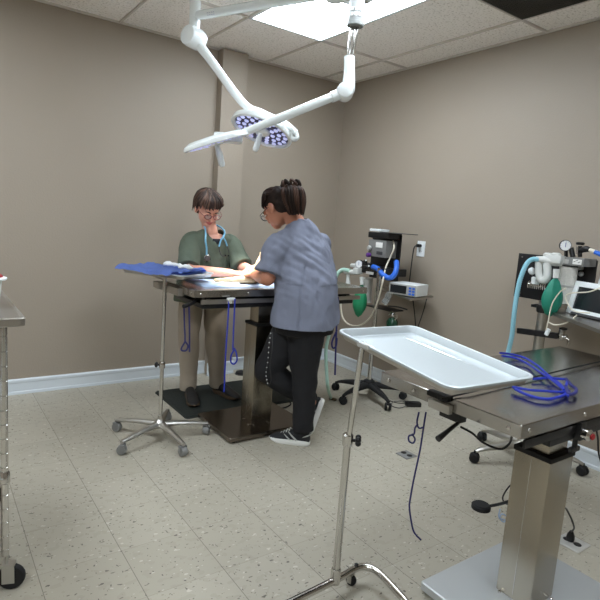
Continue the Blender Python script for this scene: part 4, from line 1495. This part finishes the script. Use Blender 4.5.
def gauge(parent, c, r, n):
    """round pressure gauge facing n"""
    n = n.normalized()
    g_ = obj('pressure_gauge', lathe(B(), [(r * .8, -.030), (r, -.026), (r, .0), (r * .94, .004), (r * .90, .002)], c, n, 28), 'black', parent)
    obj('gauge_face', lathe(B(), [(r * .9, .0), (r * .9, .0025), (0, .0027)], c, n, 28), 'dial', g_)
    s_, u_ = V((-n.y, n.x, 0)).normalized(), V((0, 0, 1))
    bm = B()
    tube(bm, [c + n * .0045 - u_ * r * .3, c + n * .0045 + u_ * r * .55], r * .05, seg=5)
    for k in range(9):
        a = -2.2 + k * .55
        q = c + n * .004 + (s_ * math.sin(a) + u_ * math.cos(a)) * r * .72
        tube(bm, [q, q + (s_ * math.sin(a) + u_ * math.cos(a)) * r * .12], r * .03, seg=4)
    obj('gauge_marks', bm, 'bluemark', g_)


def xbox(parent, name, m, X, p0, p1, d_, bev=.004):
    """box in front of the right wall: pixel corners p0 (upper left) and p1 (lower right) on plane X, depth d_ behind"""
    a, b = atX(p0[0], p0[1], X), atX(p1[0], p1[1], X)
    return obj(name, span(B(), (X, min(a.y, b.y), min(a.z, b.z)), (X + d_, max(a.y, b.y), max(a.z, b.z)), bev), m, parent)


def machine_base(parent, c, angles, R_, mleg, mcast, rb=.018):
    for a in angles:
        d = V((math.cos(a), math.sin(a), 0))
        s_ = V((-math.sin(a), math.cos(a), 0))
        tip = c + d * R_
        bm = loft(B(), [(c + d * .01 + V((0, 0, .115)), s_ * .036, V((0, 0, .028))), (c + d * R_ * .5 + V((0, 0, .102)), s_ * .030, V((0, 0, .022))), (c + d * R_ * .85 + V((0, 0, .085)), s_ * .019, V((0, 0, .013))), (tip + V((0, 0, .068)), s_ * .015, V((0, 0, .010)))], seg=14)
        lg = obj('leg', bm, mleg, parent)
        wv = B()
        ax = V((math.cos(a + 1.0), math.sin(a + 1.0), 0))
        for s in (-1, 1):
            lathe(wv, [(.008, s * .006), (.028, s * .006), (.030, s * .010), (.030, s * .018), (.022, s * .026), (.006, s * .026)], tip + V((0, 0, .030)), ax, 20)
        cs = obj('caster', wv, mcast, lg)
        bm = B()
        cyl(bm, tip + V((0, 0, .045)), tip + V((0, 0, .075)), .008, seg=10)
        box(bm, tip + V((0, 0, .052)), (.045, .030, .014), .006, rotz(a))
        obj('caster_hood', bm, mcast, cs)


X1 = -.25
c1 = V((-.42, -1.11, 0))
t = thing('anesthesia_machine', 'anesthesia machine with bright green bag and black base in the far corner', 'anesthesia machine', c1, 'anesthesia machines by the right wall')
a0_ = math.atan2(*(reversed((atz(340, 405, 0) - c1).to_2d())))
machine_base(t, c1, [a0_ + k * 2 * PI / 5 for k in range(5)], .29, 'rubber', 'rubber')
obj('hub', lathe(B(), [(.045, .09), (.05, .11), (.045, .145), (.03, .155)], c1), 'rubber', t)
obj('pole', cyl(B(), c1 + V((0, 0, .12)), c1 + V((0, 0, 1.05)), .017), 'chrome', t)
bp = xbox(t, 'back_panel', 'black', X1 + .02, (373, 233), (397, 282), .012)
vp = xbox(t, 'vaporizer', 'grey', X1 - .10, (369, 239), (385, 258), .12, .008)
xbox(vp, 'vaporizer_top', 'black', X1 - .11, (368.5, 231.5), (388, 239), .15, .006)
xbox(vp, 'dial_label', 'label', X1 - .105, (376, 242), (382, 248), .004, .001)
xbox(vp, 'sight_strip', 'dgrey', X1 - .104, (376.5, 251), (382, 255), .004, .001)
kk = atX(370, 255, X1 - .13)
obj('knob', lathe(B(), [(.016, 0), (.018, .01), (.018, .03), (.012, .034), (0, .034)], kk, (-1, 0, 0), 18), 'purple', vp)
obj('filler_cap', lathe(B(), [(.020, 0), (.022, .01), (.016, .02), (0, .02)], atX(370, 248, X1 - .11), (-1, 0, 0), 18), 'lgrey', vp)
ab = xbox(t, 'absorber_head', 'black', X1 - .13, (362, 265), (388, 277), .20, .008)
xbox(ab, 'label_sticker', 'label', X1 - .134, (366, 271), (373, 275), .004, .001)
cy0 = atX(367, 278, X1 - .06)
cy1 = atX(369, 303, X1 - .06)
can = obj('absorber_canister', lathe(B(), [(.050, 0), (.052, -.006), (.050, -.01), (.050, cy1.z - cy0.z + .01), (.053, cy1.z - cy0.z + .006), (.053, cy1.z - cy0.z)], cy0, seg=28), 'lime', t)
gauge(ab, atX(359, 264, X1 - .12), .034, V((-1, -.45, 0)))
# control knobs by the gauge
bm = B()
for x, y in ((366, 262), (370, 265), (367, 268)):
    p = atX(x, y, X1 - .14)
    lathe(bm, [(.012, 0), (.014, .006), (.014, .022), (.008, .026), (0, .026)], p, (-1, -.3, .2), 14)
cyl(bm, atX(362, 264, X1 - .1), atX(373, 264, X1 - .1), .012)
obj('valve_knobs', bm, 'black', ab)
bm = B()
for x, y in ((367.5, 261), (370.5, 266.5)):
    lathe(bm, [(.007, .022), (.007, .030), (0, .031)], atX(x, y, X1 - .14), (-1, -.3, .2), 12)
obj('valve_caps', bm, 'dial', ab)
# white breathing valve block and corrugated tubing
bm = B()
a_ = atX(352, 268, X1 - .14)
box(bm, atX(358, 271, X1 - .12), (.07, .055, .050), .012)
lathe(bm, [(.030, 0), (.034, .008), (.034, .020), (.024, .028), (0, .028)], atX(354, 267, X1 - .12), (0, 0, 1), 20)
tube(bm, [atX(358, 272, X1 - .12), atX(350, 272, X1 - .13), atX(345, 271, X1 - .14)], .022, seg=14)
tube(bm, [atX(348, 272, X1 - .13), atX(348, 278, X1 - .13), atX(348, 284, X1 - .13)], [.018, .014, .021], seg=14)
obj('breathing_valves', bm, 'frost', ab)
obj('breathing_hose', tube(B(), [atX(350, 271, X1 - .14), atX(343, 270, X1 - .15), atX(338, 273, X1 - .17), atX(335, 279, X1 - .20), atX(333, 287, X1 - .22)], .019, seg=14, n=12, ribs=.12), 'mint', t)
bm = B()
bag(bm, atX(362, 283, X1 - .14), atX(358, 318, X1 - .14), .062)
bg = obj('breathing_bag', bm, 'green', t)
obj('bag_collar', cyl(B(), atX(361.5, 277, X1 - .14), atX(362, 285, X1 - .14), .016), 'frost', bg)
obj('scavenge_hose', tube(B(), [atX(373, 267, X1 - .15), atX(378, 269, X1 - .16), atX(383, 275, X1 - .17), atX(389, 278, X1 - .16), atX(394, 275, X1 - .13), atX(396.5, 268, X1 - .10), atX(396.5, 262, X1 - .06)], .0215, seg=14, n=12, ribs=.08), 'bluehose', t)
obj('fresh_gas_tube', tube(B(), [atX(393, 241, X1 - .02), atX(394, 248, X1 - .06), atX(390, 258, X1 - .06), atX(386, 267, X1 - .10), atX(383, 280, X1 - .20), atX(378, 300, X1 - .20), atX(371, 316, X1 - .18), atX(361, 325, X1 - .16), atX(350, 325, X1 - .16), atX(343, 318, X1 - .17), atX(341, 306, X1 - .18), atX(342, 292, X1 - .18)], .0065, seg=8, n=8), 'ivory', t)
obj('green_drain_tube', tube(B(), [atd(329, 335, 3.75), atd(326, 350, 3.75), atd(326.5, 370, 3.75), atd(328, 388, 3.75), atz(331, 398, .012)], .012, seg=10), 'mint', t)
obj('yellow_cap', cyl(B(), atz(330, 398, .012), atz(336, 400, .012), .011), 'solebrown', t)
# side shelf following the machine
zs = .86
sq = [atz(381, 288, zs), atz(410, 299, zs), atz(433, 296, zs)]
sq[2].x = min(sq[2].x, -.03)
q4 = sq[0] + (sq[2] - sq[1])
q4.x = min(q4.x, -.03)
bm = B()
lo_ = [bm.verts.new(p - V((0, 0, .014))) for p in (*sq, q4)]
hi_ = [bm.verts.new(p) for p in (*sq, q4)]
bm.faces.new(lo_)
bm.faces.new(hi_)
for k in range(4):
    bm.faces.new((lo_[k], lo_[(k + 1) % 4], hi_[(k + 1) % 4], hi_[k]))
obj('shelf', bm, 'steel', t, smooth=False)
# lower black shelf, straps, bottles
xbox(t, 'bottle_bracket', 'black', X1 - .10, (366, 306), (391, 311), .14)
obj('bracket_arm', tube(B(), [atX(388, 306, X1 - .06), atX(398, 307, X1 - .08), atX(407, 309.5, X1 - .10)], .006, seg=8), 'black', t)
bm = B()
for x, y, r_ in ((386, 301, .030), (389, 295, .026)):
    box(bm, atX(x, y, X1 - .12), (.04, .05, .05), .014, rotz(.5) @ Matrix.Rotation(.5, 4, 'X'))
obj('face_masks', bm, 'clear', t)
bo = obj('gas_bottle', lathe(B(), [(0, -.06), (.040, -.055), (.046, -.02), (.044, .02), (.030, .045), (.014, .052)], atX(392, 324, X1 - .08), seg=24), 'greenball', t)
bm = B()
lathe(bm, [(.012, .05), (.016, .06), (.016, .075), (.008, .085)], atX(392, 324, X1 - .08), seg=14)
tube(bm, [atX(389, 315, X1 - .08), atX(393, 312, X1 - .1), atX(397, 316, X1 - .1), atX(395, 320, X1 - .1)], .005, seg=6)
obj('bottle_valve', bm, 'chrome', bo)
# paper notes box on top of the machine
bm = B()
q = atX(379, 231.5, X1 - .04)
span(bm, q - V((.05, .07, 0)), q + V((.05, .06, .020)), .008)
tag(obj('tissue_pack', bm, 'white'), 'small white pack lying on top of the far anesthesia machine', 'pack')
tag(obj('clipboard', box(B(), atX(393, 233.5, X1 - .02) + V((0, -.06, .004)), (.16, .26, .006), .002), 'dgrey'), 'thin dark tray projecting from the top of the far anesthesia machine', 'tray')

# monitor on the shelf of machine 1
mc = atz(404, 291, zs)
mo = thing('patient_monitor', 'small white patient monitor with a dark screen on the far machine shelf', 'monitor', mc)
z_b, z_t = zs + .002, zs + .095
ya, yb = atX(391.5, 290, X1 - .12).y, atX(411, 295, X1 - .12).y
xf = X1 - .12
mr = rotz(.28)
mcx, mcy = xf + .10, (ya + yb) / 2 + .02


def mb(lo, hi, bev=.003):
    lo, hi = V(lo), V(hi)
    c = mr @ ((lo + hi) / 2)
    return box(B(), V((mcx, mcy, z_b)) + c, hi - lo, bev, mr)


obj('case', mb((-.10, -.115, .004), (.10, .115, .092), .010), 'white', mo)
obj('bezel', mb((-.106, -.112, .008), (-.098, .112, .088), .004), 'lgrey', mo)
obj('screen', mb((-.109, -.035, .018), (-.103, .100, .078), .002), 'screen', mo)
bm = B()
for r_ in range(3):
    for c_ in range(2):
        p = V((mcx, mcy, z_b)) + mr @ V((-.108, -.095 + c_ * .028, .022 + r_ * .022))
        box(bm, p, (.005, .020, .014), .002, mr)
obj('buttons', bm, 'bluehose', mo)
for s in (-1, 1):
    obj('foot', mb((-.09, s * .09 - .01, -.001), (.09, s * .09 + .01, .006), .001), 'black', mo)
# wall outlet with plug and cord
t = thing('wall_outlet', 'white electrical outlet on the right wall with a black plug', 'outlet', (0, -1.135, 1.21))
pl = obj('cover_plate', span(B(), (-.008, -1.175, 1.150), (-.0005, -1.095, 1.275), .003), 'white', t)
for z in (1.19, 1.235):
    bm = B()
    for dy in (-.008, .008):
        span(bm, (-.0095, -1.135 + dy - .0015, z - .006), (-.0075, -1.135 + dy + .0015, z + .006))
    obj('socket', bm, 'dgrey', pl)
t = thing('electric_cable', 'black power cord hanging from the wall outlet down behind the monitor', 'cord', (-.02, -1.13, 1.235))
obj('plug', box(B(), (-.028, -1.13, 1.237), (.038, .03, .026), .008), 'black', t)
obj('cable', tube(B(), [(-.04, -1.13, 1.237), (-.055, -1.11, 1.225), (-.05, -1.095, 1.16), (-.045, -1.085, 1.0), (-.04, -1.08, .88), (-.018, -1.10, .84), (-.016, -1.17, .6), (-.02, -1.19, .45), (-.03, -1.2, .30), (-.05, -1.22, .02)], .0045, seg=8), 'black', t)
obj('strand', tube(B(), [(-.022, -1.27, .845), (-.016, -1.235, .70), (-.014, -1.18, .5), (-.02, -1.17, .3), (-.03, -1.15, .02)], .004, seg=6), 'black', t)
# adaptor and cable on floor near machine 1
t = thing('power_adapter', 'black power adaptor with coiled cables on the floor beside the far machine base', 'adaptor', atz(413, 404, 0))
obj('brick', box(B(), atz(413, 404, .018), (.12, .055, .034), .008, rotz(-.5)), 'black', t)
obj('cable', tube(B(), [atz(408, 405, .012), atz(400, 408, .006), atz(392, 406, .006), atz(393, 402, .006), atz(402, 401, .006), atz(405, 402, .006)], .0035, seg=6), 'dgrey', t)
obj('cable_strand', tube(B(), [atz(408, 403, .014), atz(398, 403, .006), atz(388, 400, .006), atz(384, 397, .006)], .0035, seg=6), 'black', t)
tag(obj('floor_cable', tube(B(), [atz(268, 405, .008), atz(275, 407, .006), atz(283, 408, .006), atz(291, 404, .006), atz(286, 399, .006)], .005, seg=7), 'rubber'), 'black cable lying on the floor behind the far table column', 'cable')
t = thing('dome_pedal', 'small black foot pedal on the floor by the back baseboard', 'foot pedal', atz(241, 373, 0))
obj('pedal', lathe(B(), [(.045, 0), (.05, .006), (.045, .022), (.02, .032), (0, .033)], atz(241, 374, 0), seg=24), 'rubber', t)
obj('pedal_rim', lathe(B(), [(.055, 0), (.056, .004), (.05, .008), (0, .008)], atz(241, 374, 0), seg=24), 'black', t)

# ---------------------------------------------------------------- machine 2
X2 = -.25
c2 = V((-.33, -2.42, 0))
t = thing('anesthesia_machine', 'anesthesia machine with teal bag and wide black panel behind the near table', 'anesthesia machine', c2, 'anesthesia machines by the right wall')
a0_ = math.atan2(*(reversed((atz(481, 462, 0) - c2).to_2d())))
machine_base(t, c2, [a0_ + k * 2 * PI / 5 for k in range(5)], .325, 'alu', 'rubber')
obj('hub', lathe(B(), [(.045, .09), (.05, .11), (.045, .145), (.03, .155)], c2), 'alu', t)
obj('pole', cyl(B(), c2 + V((0, 0, .12)), c2 + V((0, 0, 1.0)), .030, seg=28), 'alu', t)
obj('pole_collar', lathe(B(), [(.034, .93), (.040, .935), (.040, .97), (.034, .975)], c2, seg=24), 'black', t)
bp = xbox(t, 'back_panel', 'black', X2 + .03, (519, 253), (590, 309), .012, .003)
for x, y in ((522.5, 257), (546, 257), (520, 293)):
    obj('bolt', lathe(B(), [(.005, 0), (.005, .003), (0, .004)], atX(x, y, X2 + .03), (-1, 0, 0), 10), 'chrome', bp)
ab = xbox(t, 'absorber_head', 'grey', X2 - .11, (560, 256.5), (583, 267), .15, .006)
xbox(ab, 'label_sticker', 'lgrey', X2 - .114, (562, 259), (568, 264), .004, .001)
xbox(ab, 'label_sticker', 'label', X2 - .114, (573, 259), (581, 265), .004, .001)
bm = B()
for k, (x, y) in enumerate(((574.5, 262), (577, 261), (579, 263))):
    tube(bm, [atX(x - 1, y, X2 - .1155), atX(x + 1, y - 1, X2 - .1155)], .0015, seg=4)
obj('printed_mark', bm, 'dgrey', ab)
gauge(ab, atX(565.5, 245.5, X2 - .10), .031, V((-1, -.75, 0)))
bm = B()
cyl(bm, atX(571, 248, X2 - .05), atX(573, 257, X2 - .05), .014)
cyl(bm, atX(566, 248, X2 - .05), atX(566, 257, X2 - .05), .010)
lathe(bm, [(.018, 0), (.022, .004), (.022, .012), (.014, .016)], atX(580, 245, X2 - .06), (0, 0, 1), 18)
cyl(bm, atX(580, 246, X2 - .06), atX(580, 257, X2 - .06), .011)
tube(bm, [atX(580, 251, X2 - .06), atX(586, 249, X2 - .07), atX(590, 250, X2 - .08)], [.014, .018, .012], seg=14)
obj('relief_valve', bm, 'black', ab)
obj('valve_stem', cyl(B(), atX(577.5, 247, X2 - .08), atX(577, 254, X2 - .08), .006), 'chrome', ab)
obj('hose_connector', cyl(B(), atX(590, 250, X2 - .08), atX(597, 252.5, X2 - .09), .011), 'ivory', t)
obj('scavenge_hose', tube(B(), [atX(595, 252, X2 - .09), atX(604, 256, X2 - .09), atX(616, 262, X2 - .06), atX(622, 275, X2), atX(620, 300, X2 + .03)], .0125, seg=12, n=12, ribs=.08), 'bluehose', t)
# white circuit arm, absorber valves
bm = B()
tube(bm, [atX(562, 262, X2 - .10), atX(555, 262, X2 - .12), atX(545, 260, X2 - .14), atX(536, 259, X2 - .15)], [.022, .024, .022, .016], seg=16)
box(bm, atX(555, 259, X2 - .12), (.06, .10, .045), .014)
for x in (548, 556):
    lathe(bm, [(.024, 0), (.028, .006), (.028, .016), (.018, .024), (0, .025)], atX(x, 257, X2 - .12), (0, 0, 1), 20)
obj('breathing_valves', bm, 'frost', ab)
bm = B()
tube(bm, [atX(539, 262, X2 - .14), atX(539, 272, X2 - .14), atX(541, 279, X2 - .14), atX(545, 280, X2 - .14), atX(547.5, 275, X2 - .14), atX(547, 263, X2 - .14)], .022, seg=16, n=8)
obj('trap_tube', bm, 'frost', ab)
bm = B()
lathe(bm, [(.012, 0), (.022, .004), (.022, .022), (.014, .03)], atX(534, 270, X2 - .12), (0, .3, -.2), 16)
lathe(bm, [(.018, 0), (.024, .006), (.022, .04), (.014, .045)], atX(536, 277, X2 - .12), (0, 0, -1), 18)
obj('trap_caps', bm, 'white', ab)
# flowmeter spring coils along the bottom
bm = B()
for k in range(9):
    p = atX(529 + k * 2.1, 285 + .3 * k, X2 - .06)
    tube(bm, [p + V((0, 0, .024)), p + V((-.012, 0, .008)), p - V((.006, 0, .016))], .0045, seg=7)
cyl(bm, atX(529, 284, X2 - .05), atX(547, 289, X2 - .05), .007)
obj('coil', bm, 'chrome', t)
bm = B()
bag(bm, atX(556, 276, X2 - .16), atX(549, 318, X2 - .16), .062)
bg = obj('breathing_bag', bm, 'teal', t)
obj('bag_collar', cyl(B(), atX(556.5, 269, X2 - .16), atX(556, 278, X2 - .16), .017), 'frost', bg)
bm = B()
cc0 = atX(569, 267, X2 - .06)
cc1 = atX(569, 304, X2 - .06)
can = obj('absorber_canister', lathe(B(), [(.048, 0), (.050, -.004), (.048, -.01), (.048, cc1.z - cc0.z)], cc0, seg=28), 'lime', t)
obj('canister_band', lathe(B(), [(.050, -.10), (.052, -.102), (.052, -.112), (.050, -.114)], cc0, seg=28), 'lgrey', can)
for y_ in (266, 272):
    obj('flow_knob', lathe(B(), [(.010, 0), (.014, .004), (.014, .018), (.008, .022), (0, .022)], atX(582, y_ + 2, X2 + .02), (-1, 0, 0), 14), 'lgrey', bp)
obj('breathing_hose', tube(B(), [atX(540, 259.5, X2 - .15), atX(532, 259.5, X2 - .17), atX(526, 265, X2 - .19), atX(520, 280, X2 - .20), atX(516.5, 297, X2 - .20), atX(514, 315, X2 - .20), atX(512, 335, X2 - .18), atX(508, 353, X2 - .16), atX(504, 372, X2 - .14), atX(506, 392, X2 - .13)], .0145, seg=14, n=16, ribs=.10), 'palehose', t)
# shelf, brackets
zs2 = .955
sA, sB = atz(536, 306, zs2), atz(603, 331, zs2)
dS = (sB - sA).normalized()
nS = V((-dS.y, dS.x, 0))
if nS.x < 0:
    nS = -nS
SH = .30
bm = B()
cs_ = [sA, sB, sB + nS * SH, sA + nS * SH * .6]
for p in cs_:
    p.x = min(p.x, -.02)
lo_ = [bm.verts.new(p - V((0, 0, .018))) for p in cs_]
hi_ = [bm.verts.new(p) for p in cs_]
bm.faces.new(lo_)
bm.faces.new(hi_)
for k in range(4):
    bm.faces.new((lo_[k], lo_[(k + 1) % 4], hi_[(k + 1) % 4], hi_[k]))
obj('shelf', bm, 'steel', t, smooth=False)
xbox(t, 'upper_clamp', 'black', X2 - .10, (531, 304), (543, 309), .10)
ha0, ha1 = atX(518, 330.5, X2 - .13), atX(558, 336, X2 - .13)
obj('hanger_bar', box(B(), (ha0 + ha1) / 2, (.03, (ha1 - ha0).length, .034), .004, Matrix.Rotation(math.atan2(ha0.z - ha1.z, (ha1 - ha0).length), 4, 'X')), 'black', t)
bm = B()
box(bm, atX(562, 333, X2 - .12), (.03, .025, .06), .006)
cyl(bm, atX(560, 339, X2 - .12), atX(567, 336, X2 - .12), .010)
tube(bm, [atX(558, 337, X2 - .13), atX(565, 338, X2 - .14), atX(569, 340, X2 - .14), atX(568, 345, X2 - .14)], .005, seg=8)
obj('clamp', bm, 'chrome', t)
obj('clamp_knob', lathe(B(), [(.010, 0), (.022, .004), (.022, .012), (.010, .016)], atX(563, 330, X2 - .12), (0, 0, 1), 16), 'black', t)
for p in ([(566, 288), (560, 292), (553, 302), (550, 312), (548, 322), (546, 330)], [(600, 288), (588, 292), (572, 293), (566, 296), (567, 302), (574, 311), (590, 313)], [(577, 315), (568, 322), (556, 325), (548, 322)]):
    obj('sensor_lead', tube(B(), [atX(x, y, X2 - .24) for x, y in p], .0035, seg=6), 'ivory', t)
obj('lead_clip', box(B(), atX(547.5, 332, X2 - .2), (.012, .022, .04), .004, Matrix.Rotation(.3, 4, 'X')), 'white', t)

# monitors on shelf 2
P0 = atz(563, 309, zs2)
P0 = atz(567, 313, zs2)
dm = V((-.30, -.954, 0))
LM = .34
mn = V((dm.y, -dm.x, 0))
if mn.dot(CAM - P0) < 0:
    mn = -mn


def framed(name, label, p0, d, n, wdt, hgt, dp, tilt, mcase):
    t_ = thing(name, label, 'monitor', p0)
    u = (V((0, 0, 1)) - n * tilt).normalized()
    n_ = d.cross(u)
    if n_.dot(n) < 0:
        n_ = -n_
    R_ = Matrix((d, n_, u)).transposed().to_4x4()

    def bx(name, x0, x1, y0, y1, z0, z1, m, bev, parent=t_):
        c = p0 + d * ((x0 + x1) / 2) + n_ * ((y0 + y1) / 2) + u * ((z0 + z1) / 2)
        return obj(name, box(B(), c, (x1 - x0, y1 - y0, z1 - z0), bev, R_), m, parent)
    bx('case', 0, wdt, -dp, 0, 0, hgt, mcase, .010)
    fr_w = .030
    f_ = B()
    for x0, x1, z0, z1 in ((0, wdt, hgt - fr_w, hgt), (0, wdt, 0, fr_w), (0, fr_w, 0, hgt), (wdt - fr_w, wdt, 0, hgt)):
        box(f_, p0 + d * ((x0 + x1) / 2) + n_ * .006 + u * ((z0 + z1) / 2), (x1 - x0, .012, z1 - z0), .004, R_)
    obj('bezel', f_, mcase, t_)
    bx('screen', fr_w - .002, wdt - fr_w + .002, -.001, .003, fr_w - .002, hgt - fr_w + .002, 'screen', .001)
    return t_, bx


mo, bx = framed('patient_monitor', 'white framed tilted patient monitor on the right machine shelf, nearest the camera', P0 + V((0, 0, .004)), dm, mn, LM, .185, .06, .22, 'white')
bx('base_foot', .05, .3, -.08, .03, -.004, .010, 'dgrey', .004)
mo, bx = framed('patient_monitor', 'white framed monitor standing behind the tilted one at the right edge', P0 + V((0, 0, .07)) - mn * .12 + dm * .06, dm, mn, .34, .165, .04, .15, 'white')
bx('stand', .08, .26, -.06, -.01, -.068, .010, 'white', .004)

# ================================================================== FLOOR BOXES AND CABLES
def floor_outlet(p, r_, lab, m='plate', rz=.0):
    t_ = thing('floor_outlet', lab, 'floor outlet', p)
    pl = obj('cover_plate', nested(B(), r_, r_, .004, [(0, .0005), (0, .003), (.006, .006), (.01, .006)], Matrix.Translation(p) @ rotz(rz)), m, t_)
    for s in (-1, 1):
        obj('socket', lathe(B(), [(.017, .005), (.017, .0075), (.014, .008), (0, .0075)], p + rotz(rz) @ V((0, s * .024, 0)), seg=18), 'black', pl)
    return t_


floor_outlet(atz(406.5, 455, 0), .095, 'dark square floor outlet in the open floor left of the near table', 'grey')
po = atz(572, 543, 0)
floor_outlet(po, .115, 'bright steel floor outlet with a plug, beside the near table base')
t = thing('electric_cable', 'black power cord running from the near table column to the floor outlet', 'cord', po)
obj('plug', lathe(B(), [(.016, .007), (.018, .02), (.016, .035), (.007, .055), (0, .055)], po + V((0, .01, 0)), (0, 0, 1), 16), 'black', t)
obj('cable', tube(B(), [po + V((0, .01, .05)), atd(574, 527, 2.30), atd(569, 514, 2.25), atd(562, 507, 2.16), V((-1.43, -3.13, .33))], .0042, seg=7), 'black', t)
t = thing('pedal_cable', 'black cable loop with a pale cable tie hanging by the near table column', 'cable', atd(508, 505, 2.12))
obj('cable', tube(B(), [atd(521, 483, 2.05), atd(511, 485, 2.09), atd(504, 494, 2.12), atd(503, 500, 2.13), atd(508, 504, 2.12), atd(516, 497, 2.08)], .0032, seg=7), 'black', t)
obj('cable_coil', tube(B(), [atd(500, 509, 2.12), atd(499, 517, 2.13), atd(504, 522, 2.13), atd(507, 517, 2.12), atd(502, 514, 2.12), atd(500, 518, 2.12), atd(505, 520, 2.12)], .0028, seg=6), 'towel', t)
tag(obj('hanging_cable', tube(B(), [V((-1.2, -3.30, .76)), atd(598.5, 420, 2.15), atd(598, 440, 2.2), atd(599, 455, 2.2), atd(604, 470, 2.2)], .004, seg=7), 'black'), 'thin black cable dangling below the near tabletop at the right edge', 'cable')
